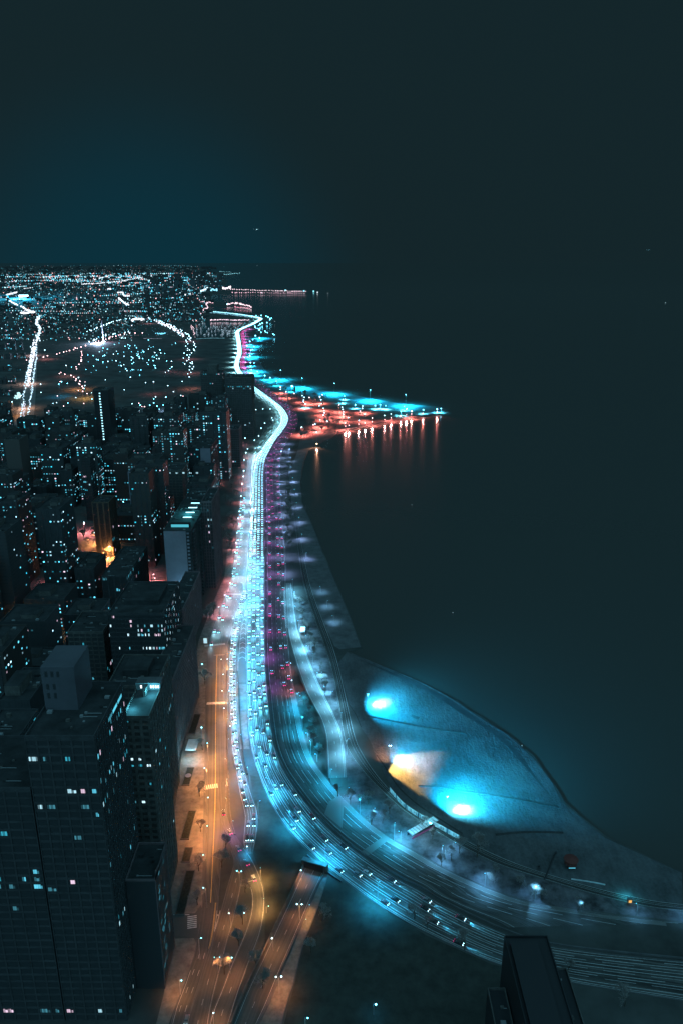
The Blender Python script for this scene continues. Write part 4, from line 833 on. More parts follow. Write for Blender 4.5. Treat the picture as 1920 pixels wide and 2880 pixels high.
hero('twin_step_tower', 'dark tower left of the flat-topped one with a smaller block on its roof', -262, -222, 1440, 1475, 112, M_wall, FAC[0], None, 3.8, 3.4, .6, .9, seed=82, rate=.04, ebay=4, mx=45, roofbox=[(-250, -232, 1445, 1470, 14, M_wall)])
hero('ribbed_lakefront_tower', 'narrow finely ribbed tower in front of the flat-topped one', -190, -160, 1180, 1215, 60, M_pink, FAC[1], None, 3.0, 3.4, .5, .9, seed=83, rate=.02, ebay=3, mx=40)
def hz(name, label, xa, xb, yf, depth, z, **k):
    a, b = P(xa, yf, z), P(xb, yf, z); return hero(name, label, a.x, b.x, a.y, a.y + depth, z, **k)
hz('ribbed_pale_tower', 'dark tower with tall pale vertical ribs near the centre of the city', 360, 412, 1330, 26, 70, wall=M_pale, fmat=M_glass, bay=7, pier=2.2, band=.05, rate=.10, seed=91, mx=60)
hz('amber_ribbed_tower', 'brownish tower with vertical ribs lit amber from the square at its foot', 258, 306, 1415, 26, 62, wall=mat('brown_stone', (.12, .09, .07)), fmat=M_glass, bay=5, pier=1.8, band=.05, rate=.02, seed=92, mx=16)
light('wall_light', P(285, 1560, 8), ORG, 3500, 'POINT', rad=1)
hz('blank_brown_tower', 'blank brownish tower against the left edge below the bright avenue', 12, 54, 1238, 30, 85, wall=M_wall, fmat=mat('brown_render', (.10, .085, .08)), plain=True, seed=93, rate=0)
hz('string_light_tower', 'dark tower with one vertical string of small lights', 262, 304, 1098, 34, 105, wall=M_wall, fmat=M_dark, plain=True, seed=94, rate=0, lit=[])
_b = BLD[-1]; st = [o for o in bpy.data.objects if o.get('label', '').startswith('dark tower with one vertical')][0]
for j in range(18): window(st, 's', -2, -(_b[3] - _b[2]) / 2 - .2, 100 - j * 4.6, 2.6, 2.0, (1, 2.2, 2.6), 9)
hz('white_pier_tower', 'narrow dark tower with a slate centre pier and bright windows either side', 228, 252, 1290, 20, 80, wall=M_pier, fmat=M_glass, bay=4, rate=.12, seed=95, mx=40)
hz('angular_block', 'low block with pale piers and a long glinting east side', 286, 356, 1623, 75, 42, wall=M_pier, fmat=M_glass, bay=5, pier=1.6, band=.2, rate=.05, ebay=4, seed=96, mx=70)
hz('framed_light_block', 'dark block outlined by a row and a column of small lights', 455, 512, 1326, 40, 70, wall=M_wall, fmat=FAC[0], rate=.02, seed=97, mx=60, lit=[('e', 9, j) for j in range(3, 20)] + [('s', i, 19) for i in range(0, 12, 2)])
hz('broad_dark_block', 'broad unlit block in front of the brightly windowed slab', 30, 108, 2170, 30, 80, wall=M_pier, fmat=FAC[0], rate=.04, seed=98, mx=60)
hz('mid_dark_block', 'dark apartment block with few windows left of the banded office block', 190, 290, 1780, 34, 62, wall=M_wall, fmat=FAC[0], rate=.04, seed=99, mx=60)
hz('left_edge_block', 'dark block at the left edge with a pale lit cornice', -60, 50, 2085, 26, 96, wall=M_pier, fmat=FAC[1], rate=.03, seed=100, mx=30)
# dark tower, lower right
hero('silhouette_tower', 'black unlit tower silhouetted against the highway curve at lower right', 65.6, 83, 190, 242, 50, M_dark, M_dark, M_dark, 3.6, 3.4, .5, .8, rate=0, seed=3, east=False, plain=True, roofbox=[(67, 78, 200, 238, 2.5, M_dark)], mx=0)
hero('silhouette_wing', 'lower black wing on the right side of the silhouetted tower', 83.6, 90, 190, 236, 40, M_wall, M_dark, M_dark, 3.6, 3.4, .5, .8, rate=0, seed=4, east=False, plain=True, mx=0)
hero('silhouette_wing', 'lower black wing on the left side of the silhouetted tower', 58, 65, 196, 232, 34, M_wall, M_dark, M_dark, 3.6, 3.4, .5, .8, rate=0, seed=6, east=False, plain=True, mx=0)

# generic city blocks between the heroes, in rows going north
ORD = ['first', 'second', 'third', 'fourth', 'fifth', 'sixth', 'seventh', 'eighth', 'ninth', 'tenth', 'eleventh', 'twelfth', 'thirteenth', 'fourteenth', 'fifteenth', 'sixteenth', 'seventeenth', 'eighteenth', 'nineteenth', 'twentieth', 'twenty-first', 'twenty-second', 'twenty-third', 'twenty-fourth', 'twenty-fifth', 'twenty-sixth']
def generic(x0, x1, y0, y1, z, fm, rate, seed, label, group, wsc=1.0):
    rg = random.Random(seed); mb = MB(); cx, cyy = (x0 + x1) / 2, (y0 + y1) / 2
    a, b, c, d = x0 - cx, x1 - cx, y0 - cyy, y1 - cyy
    mb.box(a, b, c, d, 0, z, fm, M_roof)
    for p in ((a, b, c, c + .5), (a, b, d - .5, d), (a, a + .5, c + .5, d - .5), (b - .5, b, c + .5, d - .5)): mb.box(*p, z, z + 1.3, fm)
    rw, rd = (b - a) * rg.uniform(.25, .5), (d - c) * rg.uniform(.25, .5); ox, oy = rg.uniform(-.2, .2) * (b - a), rg.uniform(-.1, .2) * (d - c)
    mb.box(ox - rw / 2, ox + rw / 2, oy - rd / 2, oy + rd / 2, z, z + rg.uniform(3, 7), M_wall, M_roof)
    for k in range(rg.randint(3, 9)):
        ux, uy, us = rg.uniform(a + 1.5, b - 3), rg.uniform(c + 1.5, d - 3), rg.uniform(.8, 2); mb.box(ux, ux + us * 1.4, uy, uy + us, z, z + us * .8, rg.choice([M_wall, M_pole, M_roof]))
    if rg.random() < .35:
        for k in range(3):
            x = a + (b - a) * (.2 + .3 * k); mb.box(x - 1, x + 1, c - .4, c, 0, z, M_pier)
    o = mb.build('city_building', None, (cx, cyy, 0)); tag(o, label, 'building', group)
    # lit windows: one part, each a pane on its own bay
    w = 1.5 * wsc; h = 1.25 * wsc; bay = max(3.6, w * 1.5); fl = max(3.3, h * 1.7); mb = MB()
    style = rg.choice(['scatter', 'scatter', 'rows', 'columns', 'dim']); hot = {rg.randrange(0, 14) for _ in range(2)}; dim = .35 if style == 'dim' else 1
    if style == 'dim': rate *= 2.2
    for j in range(1, max(2, int(z / fl))):
        row = rate * (rg.choice([0, 0, .2, .3, 5]) if style == 'rows' else rg.choice([0, .3, .7, 1, 1, 2.5]))
        run = 0
        for i in range(int((b - a) / bay)):
            if run > 0 or rg.random() < (row * 7 if style == 'columns' and i in hot else row * .4 if style == 'columns' else row):
                run = run - 1 if run > 0 else rg.choice([0, 0, 1, 3]) if rg.random() < .4 else 0
                x = a + (i + .5) * bay; zz = j * fl; cc = tuple(v * dim for v in colr(rg)); mb.face([(x - w / 2, c - .06, zz), (x + w / 2, c - .06, zz), (x + w / 2, c - .06, zz + h), (x - w / 2, c - .06, zz + h)], GLOW, None, cc)
        for i in range(int((d - c) / bay)):
            if rg.random() < row:
                y = c + (i + .5) * bay; zz = j * fl; cc = colr(rg); mb.face([(b + .06, y - w / 2, zz), (b + .06, y + w / 2, zz), (b + .06, y + w / 2, zz + h), (b + .06, y - w / 2, zz + h)], GLOW, None, cc)
    if mb.f: s = mb.build('window', o); s['kind'] = 'stuff'
    return o
def toplimit(px):
    if px < 30: return 1010
    if px < 110: return 1212
    if px < 470: return 1150
    if px < 560: return 1115
    return 1110
r4 = random.Random(11); Y = 300; row = 0; NG = 0
fronts = lambda Y: -98 if Y < 360 else -118 if Y < 500 else -128 if Y < 700 else -140 if Y < 900 else -165 if Y < 1100 else -190
while Y < 1420:
    depth = r4.uniform(22, 40); X = fronts(Y) - r4.uniform(0, 8); k = 0
    while True:
        wdt = r4.uniform(16, 42); x1 = X; x0 = X - wdt; y0 = Y + r4.uniform(-5, 5); y1 = y0 + depth
        pb = PX(x1, y0, 0)
        if pb[0] < -140: break
        X -= wdt + r4.choice([7, 9, 22]); 
        if any(x0 < b[1] + 3 and x1 > b[0] - 3 and y0 < b[3] + 4 and y1 > b[2] - 4 for b in BLD): continue
        if Y < 420 and x1 > -250 and False: continue
        zt = r4.choice([18, 26, 34, 46, 60, 75, 90]) * r4.uniform(.8, 1.2)
        for _ in range(40):
            t = PX(x1, y0, zt)
            if t[1] < toplimit(t[0]): zt *= .9
        if zt < 9 or pb[1] < 1200: continue
        # leave the lit square open
        q = PX((x0 + x1) / 2, y0, 0)
        if 190 < q[0] < 330 and 1460 < q[1] < 1590: continue
        if 0 < q[0] < 130 and 1700 < q[1] < 1860: continue
        nm = 'tall' if zt > 60 else 'mid-height' if zt > 30 else 'low'
        rt_ = r4.choice([.05, .1, .17, .26]) * (1.5 if Y > 800 else .8)
        tone = {0: 'grey stone', 1: 'dark brick', 2: 'dark glass', 3: 'banded concrete'}; fi = r4.randrange(4)
        generic(x0, x1, y0, y1, zt, FAC[fi], rt_, NG, '%s %s building, %s from the lakefront in the %s row of the city' % (nm, tone[fi], ORD[min(k, 25)], ORD[min(row, 25)]), 'city buildings west of the lakefront street', max(1, Y / 950))
        BLD.append((x0, x1, y0, y1)); NG += 1; k += 1
    Y += depth + r4.choice([8, 12, 18]); row += 1
print('generic', NG)
# far towers near the lakefront, beyond the park
r5 = random.Random(23); row = 0
for yy in (1150, 1115, 1080, 1045, 1010, 985, 960, 935, 905, 885, 870, 855, 842, 828, 812, 800, 790):
    x = 395 + r5.uniform(0, 30) if yy < 930 else 60
    k = 0
    xe = 560 if yy > 820 else 620
    if yy >= 935: x, xe = -20, {1150: 22, 1115: 34, 1080: 44, 1045: 54, 1010: 60}.get(yy, 68)
    while x < xe:
        p = P(x, yy); sc = p.y / F; wd = r5.uniform(7, 14) * sc; ht = r5.uniform(8, 26) * sc
        ht = min(ht, 130)
        generic(p.x, p.x + wd, p.y, p.y + wd * .8, ht, FAC[r5.randrange(4)], r5.choice([.1, .2, .4]), 900 + NG, '%s far tower, %s from the left in %s row beyond the park' % ('tall' if ht > 70 else 'squat', ORD[min(k, 25)], 'the ' + ORD[row]), 'far towers beyond the park', p.y / 1400)
        x += r5.uniform(10, 22); NG += 1; k += 1
    row += 1
print('generic+far', NG)
# the rest of the city to the horizon: too many to count
mb = MB(); r6 = random.Random(31); gm = mat('far_roof', (.05, .052, .055))
def dot_(px, py, s, col, zb=6):
    p = P(px, py, zb); r = s * p.y / F / 2; k = p.y / F; mb.face([(p.x - r, p.y, zb - r * 1.0), (p.x + r, p.y, zb - r), (p.x + r, p.y, zb + r), (p.x - r, p.y, zb + r)], GLOW, None, col)
def pc(rg, b):
    t = rg.random(); c = (.12, .68, .92) if t < .45 else (.5, .88, 1) if t < .8 else (.85, .8, 1) if t < .85 else (1, .5, .5)
    return tuple(v * b for v in c)
for i in range(900):        # blocks
    px, py = r6.uniform(-40, 600), 752 + 230 * r6.random() ** 1.4
    if py > 948 or (py > 900 and px > 380): continue
    if px > 590 and py > 778: continue
    p = P(px, py); s = p.y / F; w_, h_ = r6.uniform(5, 14) * s, min(r6.uniform(1.5, 9) * s, 60); mb.box(p.x, p.x + w_, p.y, p.y + w_ * .6, 0, h_, gm)
for i in range(2700):       # lights
    py = 768 + 190 * r6.random() ** 1.3; px = r6.uniform(-10, 560 + (40 if py < 800 else 20))
    if py > 905 and px > 380: continue
    if 820 < py < 848 and 50 < px < 100: continue
    dens = .5 + .5 * noise.noise(Vector((px * .02, py * .05, 1))) + (.35 if px > 330 else 0)
    if r6.random() > dens + .1: continue
    dot_(px, py, r6.choice([.9, 1.1, 1.4, 1.9, 2.4]), pc(r6, r6.choice([.4, .8, 1.4, 2.4])), 15)
for i in range(1500): dot_(r6.uniform(-5, 570), r6.uniform(768, 945) if r6.random() < .7 else r6.uniform(768, 830), r6.choice([.9, 1.2]), pc(r6, r6.choice([.12, .25, .45])), 20) if True else None
for i in range(420): dot_(r6.uniform(-5, 560), r6.uniform(746, 772), r6.choice([1, 1.3]), pc(r6, r6.choice([.15, .3, .5])), 15)
for i in range(46):         # rows of lamps across the plain
    py = r6.choice([r6.uniform(770, 800), r6.uniform(770, 890)]); x0 = r6.uniform(0, 480); n = r6.randint(5, 26); st_ = r6.uniform(4, 9); tl = r6.uniform(-.06, .02)
    for k in range(n):
        if x0 + k * st_ < 560: dot_(x0 + k * st_, py + tl * k * st_, r6.uniform(1.6, 2.6), pc(r6, r6.uniform(.8, 2.2)), 12)
def string(pts, n, s, b, tint=None, jit=1.0):
    s *= .72; b *= .72; n = max(1, int(n * .7)); jit *= 1.3
    for p in even([Vector((x, y, 0)) for x, y in pts], n):
        c = pc(r6, b) if not tint else tuple(v * b for v in tint); dot_(p.x + r6.uniform(-jit, jit), p.y + r6.uniform(-jit, jit) * .7, s * r6.uniform(.7, 1.3), c, 10)
WH = (.85, .95, 1.05)
string([(-5, 774), (60, 772), (130, 772)], 40, 2.2, 1.8); string([(95, 776), (150, 783), (200, 778)], 26, 2, 1.8)
string([(0, 756), (20, 750), (45, 753)], 14, 2, .9, (.1, .6, .8)); string([(320, 747), (370, 747)], 8, 1.6, 1.4); string([(415, 747), (470, 747), (520, 747)], 26, 1.4, .8); string([(630, 749), (725, 748)], 4, 1.2, .7)
string([(210, 800), (270, 797), (345, 790), (400, 780), (445, 775), (480, 776)], 110, 2.6, 2.6, WH, .8)
string([(265, 787), (280, 782), (300, 778)], 22, 3, 2.4, WH); string([(355, 790), (345, 791)], 6, 3, 2, WH)
string([(332, 822), (345, 822), (350, 832), (365, 832)], 34, 4, 2.6, WH); string([(335, 838), (345, 848), (362, 858)], 34, 4.5, 2.8, WH); string([(305, 813), (314, 813)], 9, 4.5, 2.6, WH)
string([(105, 822), (100, 824)], 2, 2, 2); string([(70, 812), (95, 809)], 12, 2.6, 2.4, WH)
string([(532, 815), (550, 806)], 26, 4, 3, WH); string([(560, 822), (585, 810)], 34, 4, 3, (.6, .95, 1.1)); string([(508, 829), (537, 829)], 30, 3, 2.6, WH); string([(537, 826), (548, 818)], 12, 3, 2, WH)
string([(585, 812), (610, 816)], 26, 4, 2.8, (.3, .85, 1.1), 3); string([(625, 808), (632, 812), (650, 806)], 26, 4, 3, (1, .85, .95), 1.5)
string([(650, 813), (690, 815), (740, 817), (800, 818), (860, 820)], 62, 2.6, 2.6, (1, .75, .85), .9); string([(655, 823), (720, 823), (790, 824), (855, 825)], 46, 2.6, 2.4, (1, .6, .75), 1)
string([(555, 850), (572, 848), (600, 852)], 22, 2.6, 2.4, (1, .6, .7)); string([(640, 855), (665, 852), (690, 858), (708, 863)], 50, 3.2, 2.8, (1, .7, .8), 1.6); string([(660, 862), (700, 868)], 18, 2.6, 2, (.9, .3, .45), 1.5)
string([(590, 848), (580, 855), (584, 866), (572, 872), (568, 880), (545, 888), (538, 897), (545, 900)], 60, 3, 2.6, (1, .7, .8), 1.5)
string([(593, 900), (620, 899), (655, 900), (700, 900)], 44, 3, 2.8, (1, .72, .85), .8); string([(545, 925), (538, 915), (548, 940)], 16, 3, 2, (1, .7, .8), 1.5)
string([(592, 879), (640, 884), (712, 893)], 70, 1.7, 1.8, (.35, .85, 1.1), .4); string([(553, 953), (590, 951), (632, 951)], 60, 1.3, 1.2, (.3, .8, 1), .3); string([(405, 952), (455, 952)], 30, 1.3, 1, (.7, .7, .9), .3)
string([(372, 901), (382, 898), (395, 898), (410, 899)], 34, 5, 3, WH, 2.5); string([(445, 905), (480, 918), (520, 945)], 60, 4, 2.6, (.95, .9, 1.05), 3)
string([(440, 938), (466, 938)], 22, 3.4, 2.2, (.2, .8, 1.1), 1.5)
string([(630, 772), (675, 768)], 26, 1.8, 1.6, (.3, .85, 1)); string([(618, 764), (650, 765)], 14, 1.6, 1.2, (.3, .85, 1))
string([(737, 823), (760, 823)], 2, 3, 2.4, WH, 0); string([(893, 822), (892, 822)], 1, 3, 2, WH, 0); string([(922, 825), (930, 825)], 2, 1.6, 1.2, WH, 0); string([(773, 904), (791, 904)], 2, 1.8, 1.4, WH, 0)
string([(882, 819), (884, 819)], 1, 4, 2.6, (.3, .9, 1.1), 0); string([(803, 816), (804, 816)], 1, 4, 2.4, (.3, .9, 1.1), 0); string([(855, 818), (856, 818)], 1, 4.5, 2.8, (.3, .9, 1.1), 0)
# the avenue at the far left, dense with lamps and traffic
string([(47, 822), (22, 828), (15, 833), (22, 840), (35, 850), (50, 858)], 120, 3.4, 3, WH, 1); string([(62, 862), (75, 872), (97, 878), (70, 880), (58, 880)], 110, 4, 3, WH, 2)
string([(110, 888), (105, 900), (103, 908), (112, 920), (114, 935), (105, 945), (110, 955)], 120, 4, 2.6, (.7, .95, 1.1), 3)
string([(100, 955), (97, 975), (92, 1000), (86, 1030), (82, 1060), (80, 1085)], 220, 3.6, 2.8, (.85, .95, 1.1), 4)
string([(104, 975), (103, 1010), (96, 1050), (92, 1085), (86, 1120), (80, 1170)], 120, 3.4, 2.4, (.6, .9, 1.1), 2)
string([(86, 1010), (76, 1060), (68, 1110), (62, 1160), (52, 1188)], 90, 3.6, 2.4, (.6, .9, 1.1), 2); string([(70, 1130), (66, 1180)], 50, 2.6, 2, (.75, .8, 1.0), 2.5)
string([(5, 1198), (20, 1200), (35, 1192)], 46, 5, 2.2, (.4, .9, 1.05), 3); string([(45, 1118), (55, 1105), (50, 1120)], 40, 5, 2, (.5, .95, 1), 4)
tag(mb.build('distant_city'), 'sea of distant roofs and city lights reaching the horizon', 'city', kind='stuff')
# moored boats in the lagoon with their dock lights
mb = MB()
hull = MB()
def boat_mesh():
    b = MB(); b.obox((0, 0), (1, 0), 9, 3, 0, 1.4, M_carw[3], tw=1.15, tl=1.05); b.obox((-.8, 0), (1, 0), 4, 2, 1.4, 2.6, M_carw[3], tw=.8, tl=.8); b.tube((.5, 0, 1.4), (.5, 0, 11), .1, .06, M_dark, 4)
    b.box(-1.2, 1.2, -1, 1, 2.7, 5, GLOW, bottom=True, col=(.7, .9, 1.1)); return b.mesh('moored_boat')
bmh = boat_mesh(); r7 = random.Random(5)
for i in range(90):
    x, y = r7.uniform(553, 672), 909 + 36 * r7.random()
    if x > 690 - (y - 903) * .9: continue
    o = add('moored_boat', bmh, None, P(x, y, .8)); o.rotation_euler = (0, 0, r7.uniform(-.3, .3)); o.scale = [r7.uniform(.5, 1.1)] * 3; tag(o, 'small pale moored boat with a cabin light in the far lagoon', 'boat', 'boats moored in the far lagoon')
# stadium far left and the church-like spire
st = empty('stadium', P(68, 838), 'floodlit white stadium stand glowing at the far left', 'stadium'); k = P(68, 838).y / F
mb = MB(); mb.box(-14 * k, 14 * k, 0, 20 * k, 0, 2 * k, M_conc); mb.build('stand', st)
mb = MB(); mb.box(-13 * k, 13 * k, -.5 * k, 0, 2 * k, 8 * k, GLOW, bottom=True, col=(2.4, 3, 3.2)); mb.build('floodlight_bank', st)
light('stadium_light', (0, -20 * k, 20 * k), (.03, .55, .9), 2.5e7, 'POINT', rad=30, parent=st)
sp = empty('spire', P(292, 962), 'thin pale lit spire rising from the north edge of the park', 'tower'); k = P(292, 962).y / F
mb = MB(); mb.box(-1.3 * k, 1.3 * k, -1.3 * k, 1.3 * k, 0, 30 * k, M_pale); mb.tube((0, 0, 30 * k), (0, 0, 56 * k), 1.3 * k, .5 * k, M_pale, 6); mb.build('shaft', sp)
mb = MB(); mb.box(-5 * k, 5 * k, -2 * k, 2 * k, 0, 2.5 * k, GLOW, col=(.8, 1.4, 1.6)); mb.build('lit_base', sp); light('spire_light', (-8 * k, -30 * k, 4 * k), (.5, .7, 1), 2e6, 'POINT', rad=4, parent=sp)
# ================================================================ TREES
def tree_meshes(seed, H, spread):
    rg = random.Random(seed); tr = MB(); cr = MB()
    def grow(mb, p, d, l, r, lv):
        q = p + d * l; mb.tube(p, q, max(r, .032), max(r * .7, .028), M_bark if lv < 2 else M_twig, 5 if lv < 2 else 3)
        if lv >= 5: return
        n = 3 if lv < 4 else 3
        for i in range(n):
            a = rg.uniform(0, 6.28); tilt = rg.uniform(.35, .75) * spread
            u = d.orthogonal().normalized(); v = d.cross(u); e = (d * math.cos(tilt) + (u * math.cos(a) + v * math.sin(a)) * math.sin(tilt)).normalized()
            e.z += .12; e.normalize(); grow(cr if lv >= 0 else mb, q, e, l * rg.uniform(.62, .85), r * .62, lv + 1)
        if lv < 4: grow(cr, q, (d + Vector((rg.uniform(-.2, .2), rg.uniform(-.2, .2), .1))).normalized(), l * .7, r * .6, lv + 1)
    grow(tr, Vector((0, 0, 0)), Vector((rg.uniform(-.05, .05), 0, 1)).normalized(), H * .28, H * .022, 0)
    return tr.mesh('trunk'), cr.mesh('crown')
TM = [tree_meshes(s, h, sp) for s, h, sp in ((1, 11, 1.0), (2, 13, 1.1), (3, 9, .9), (4, 12, 1.2))]
def tree(p, k, sc, label, group, rz=None):
    rt = empty('bare_tree', (p.x, p.y, 0), label, 'tree', group, rz if rz is not None else rnd.uniform(0, 6.28)); rt.scale = (sc, sc, sc)
    add('trunk', TM[k][0], rt); add('crown', TM[k][1], rt)
for i, (x, y, s, lb) in enumerate([(577, 1925, 1.25, 'big bare tree beside the orange street between the two upper crosswalks'), (570, 2110, .8, 'bare tree on the forecourt side of the orange street above the middle crosswalk'), (565, 2340, 1.0, 'bare tree on the west pavement just below the middle crosswalk'),
        (562, 2240, 1.0, 'bare tree on the west pavement beside the middle crosswalk'), (560, 2450, 1.1, 'tallest bare tree on the lower west pavement'), (556, 2545, .9, 'bare tree on the west pavement by the side street corner'), (636, 2390, 1.2, 'spreading bare tree in the wedge left of the curved street'),
        (625, 2440, 1.0, 'bare tree at the left of the wedge beside the yellow line'), (690, 2510, .8, 'bare tree left of the curved street under the twin lamp'), (683, 2600, .9, 'bare tree between the lower streets beside the single lamp'), (672, 2660, 1.1, 'dense bare tree between the lower streets'), (632, 2740, .9, 'bare tree beside the lower twin lamp'),
        (720, 2720, .9, 'bare tree between the curved street and the tunnel road'), (740, 2780, .9, 'bare tree near the foot of the retaining wall'), (875, 2680, 1.0, 'bare tree right of the tunnel walkway'), (905, 2590, .9, 'bare tree on the dark lawn beside the tunnel walkway'),
        (1075, 2316, .9, 'bare tree with its own shadow on the pale verge above the canopy'), (1043, 2320, .8, 'pale-lit small tree beside the first verge lamp'), (1240, 2436, .95, 'cyan-lit tree behind the verge lamp left of the centre'), (1268, 2420, .8, 'small cyan-lit tree right beside its taller neighbour'), (1290, 2400, 1.1, 'dark tree against the end of the mural wall'),
        (1340, 2410, 1.2, 'wide dark tree between mural wall and beach'), (1390, 2462, .8, 'thin cyan-lit tree by the path'), (1375, 2490, .7, 'small tree in the brightest verge pool'), (1500, 2528, .95, 'bright cyan tree in the middle verge pool'), (1520, 2532, .7, 'small dark tree right of the bright cyan tree'), (1622, 2562, .95, 'bright cyan tree in the last strong verge pool'),
        (1165, 2585, .9, 'dark tree on the outer verge of the curve'), (1200, 2610, .8, 'dim tree on the outer verge behind its neighbour'), (1305, 2672, 1.0, 'tree lit violet on the outer verge beside the silhouetted tower'), (1595, 2735, .9, 'bright cyan tree right of the silhouetted tower'), (1755, 2830, 1.0, 'faint tree in the dark lower right corner'), (1460, 2500, .8, 'dark tree left of the bright cyan tree'),
        (950, 2240, .8, 'dark tree at the end of the lakeside slip road'), (1010, 2270, 1.0, 'violet-lit tree on the verge below the slip road end'), (985, 2262, .9, 'violet-lit bush-like tree beside the slip road end'), (1035, 2262, .9, 'tree on the violet verge next to the shore path'), (1095, 2290, .9, 'tall violet-lit tree on the verge'),
        (1215, 2360, .9, 'dark tree beside the top of the canopy'), (1185, 2330, .8, 'thin tree left of the mural wall middle')]):
    tree(P(x, y), i % 4, s, lb, None)
r8 = random.Random(8)
def tree_patch(quad, n, s0, s1, label, group):
    (ax, ay), (bx, by), (cx_, cy_), (dx_, dy_) = quad
    for i in range(n):
        u, v = r8.random(), r8.random(); x = (ax * (1 - u) + bx * u) * (1 - v) + (dx_ * (1 - u) + cx_ * u) * v; y = (ay * (1 - u) + by * u) * (1 - v) + (dy_ * (1 - u) + cy_ * u) * v
        tree(P(x, y), r8.randrange(4), r8.uniform(s0, s1), label, group)
tree_patch([(830, 1690), (848, 1690), (925, 1960), (915, 1970)], 30, .5, .8, 'small bare tree between slip road and shore path', 'trees between slip road and shore path')
tree_patch([(843, 1965), (858, 1965), (912, 2140), (885, 2120)], 12, .6, .9, 'bare tree on the wedge by the slip road', 'trees in the wedge by the slip road')
tree_patch([(798, 1300), (812, 1300), (826, 1560), (812, 1560)], 22, .7, 1.0, 'tree on the strip before the lakefront ledge', 'trees along the lakefront ledge')
tree_patch([(860, 1195), (960, 1180), (950, 1205), (840, 1240)], 26, 1.0, 1.5, 'dark tree in the peninsula park', 'trees in the peninsula park')
tree_patch([(800, 1100), (930, 1125), (930, 1150), (830, 1150)], 24, 1.0, 1.5, 'tree in the red-lit park by the far beach', 'trees by the far beach')
tree_patch([(580, 1730), (600, 1700), (606, 1720), (570, 1800)], 8, .7, 1.0, 'bare tree in the forecourt garden by the street bend', 'forecourt trees')
tree_patch([(640, 1330), (672, 1330), (655, 1560), (625, 1560)], 16, .8, 1.1, 'tree on the pink-lit pavement of the inner street', 'trees along the inner street')
tree_patch([(215, 1500), (320, 1500), (310, 1600), (200, 1590)], 12, .9, 1.2, 'tree in the amber-lit square between dark buildings', 'trees in the amber square')

# ================================================================ CARS
def car_body(cm):
    b = MB(); b.obox((0, 0), (1, 0), 4.5, 1.8, .3, .85, cm); b.obox((-.2, 0), (1, 0), 2.6, 1.7, .85, 1.42, M_glass, cm, tw=.82, tl=.62); return b.mesh('car_body')
BODY = [car_body(m) for m in M_carw]
def wheel_mesh():
    b = MB(); b.tube((0, -.11, 0), (0, .11, 0), .33, .33, M_dark, 10)
    for s in (-.11, .11): b.f.append(tuple(range(len(b.v), len(b.v) + 10))); b.v += [(.33 * math.cos(.628 * i), s, .33 * math.sin(.628 * i)) for i in range(10)]; b.m.append(b.slot(M_pole)); b.uv.append([(0, 0)] * 10); b.c.append((0, 0, 0))
    return b.mesh('wheel')
WHEEL = wheel_mesh()
def lampbox(name, s, col):
    b = MB(); e = 1 if name == 'headlight' else -1; b.face([(.06 * e, -s / 2 * e, -s / 2 * .7), (.06 * e, s / 2 * e, -s / 2 * .7), (-.12 * e, s / 2 * e, s / 2 * .9), (-.12 * e, -s / 2 * e, s / 2 * .9)], GLOW, None, col); return b.mesh(name)
HL = {k: lampbox('headlight', s, c) for k, s, c in (('near', .42, (5, 9, 11)), ('mid', .62, (3, 9, 12)), ('far', .9, (4, 9, 12)))}
TL = {k: lampbox('taillight', s, (4.5, .2, 1.3)) for k, s in (('near', .4), ('mid', .5), ('far', .9))}
NC = [0]
def car(p, t, label, group, size='mid', parts=False, beam=None, rear=True, bpow=900):
    rz = math.atan2(t.y, t.x); rt = empty('car', (p.x, p.y, p.z), label, 'car', group, rz); i = NC[0]; NC[0] += 1
    ci = [1, 2, 0, 1, 2, 4, 1, 2, 0, 2, 3][i % 11]; rt['label'] = label.replace('car', CARN[ci] + ' car', 1) if not parts else label; add('body', BODY[ci], rt)
    for s in (-.62, .62): add('headlight', HL[size], rt, (2.34, s, .68))
    for s in (-.66, .66): add('taillight', TL[size], rt, (-2.34, s, .72))
    if parts:
        for a in (-1.4, 1.4):
            for s in (-.85, .85): add('wheel', WHEEL, rt, (a, s, .33))
    if beam: light('headlight_beam', (2.5, 0, .9), beam, bpow, 'SPOT', 34, .9, .1, Vector((1, 0, -.14)).to_track_quat('-Z', 'Y').to_euler(), rt)
# the queue at the end of the slip road
for i, (x, y, f, s) in enumerate([(694, 2350, .33, 0), (712, 2352, .74, 0), (697, 2312, .3, 0), (712, 2325, .74, 0), (694, 2268, .3, 0), (712, 2290, .7, 0), (690, 2240, .3, 0), (702, 2258, .72, 0)]):
    d = D(RP, y); p, t = RP.at(d, f); p.z = .14
    car(p, t, 'car with lit headlights waiting %s in the %s lane of the slip road queue' % (ORD[i // 2], 'left' if f < .5 else 'right'), 'cars queueing at the slip road end', 'near', True, (.15, .75, 1), bpow=500)
for (x, y, lb) in [(571, 2868, 'car with cyan lights driving up from the bottom edge')]:
    p, t = MS.at(D(MS, y), .9); p.z = .12; car(p, t, lb, None, 'near', True, (.3, .8, 1))
def traffic(rb, fs, d0, d1, gap, size, label, group, rev=False, beam=None, jit=.35, every=1, bpow=900, cap_=999):
    n = 0
    for f in fs:
        d = d0 + rnd.uniform(0, gap)
        while d < min(d1, rb.len):
            p, t = rb.at(d, f + rnd.uniform(-.012, .012)); p.z = rb.z
            if rev: t = -t
            ln = fs.index(f); lane = ['outer', 'second', 'third', 'inner'][ln] if len(fs) == 4 else ['left', 'middle', 'right'][ln] if len(fs) == 3 else ['left', 'right'][ln] if len(fs) == 2 else 'single'
            car(p, t, label.replace('LANE', lane), group, size, False, beam if n % every == 0 else None, bpow=bpow); n += 1
            d += gap * rnd.uniform(1 - jit, 1 + jit)
            if n >= cap_: return
FS = (.14, .38, .62, .86)
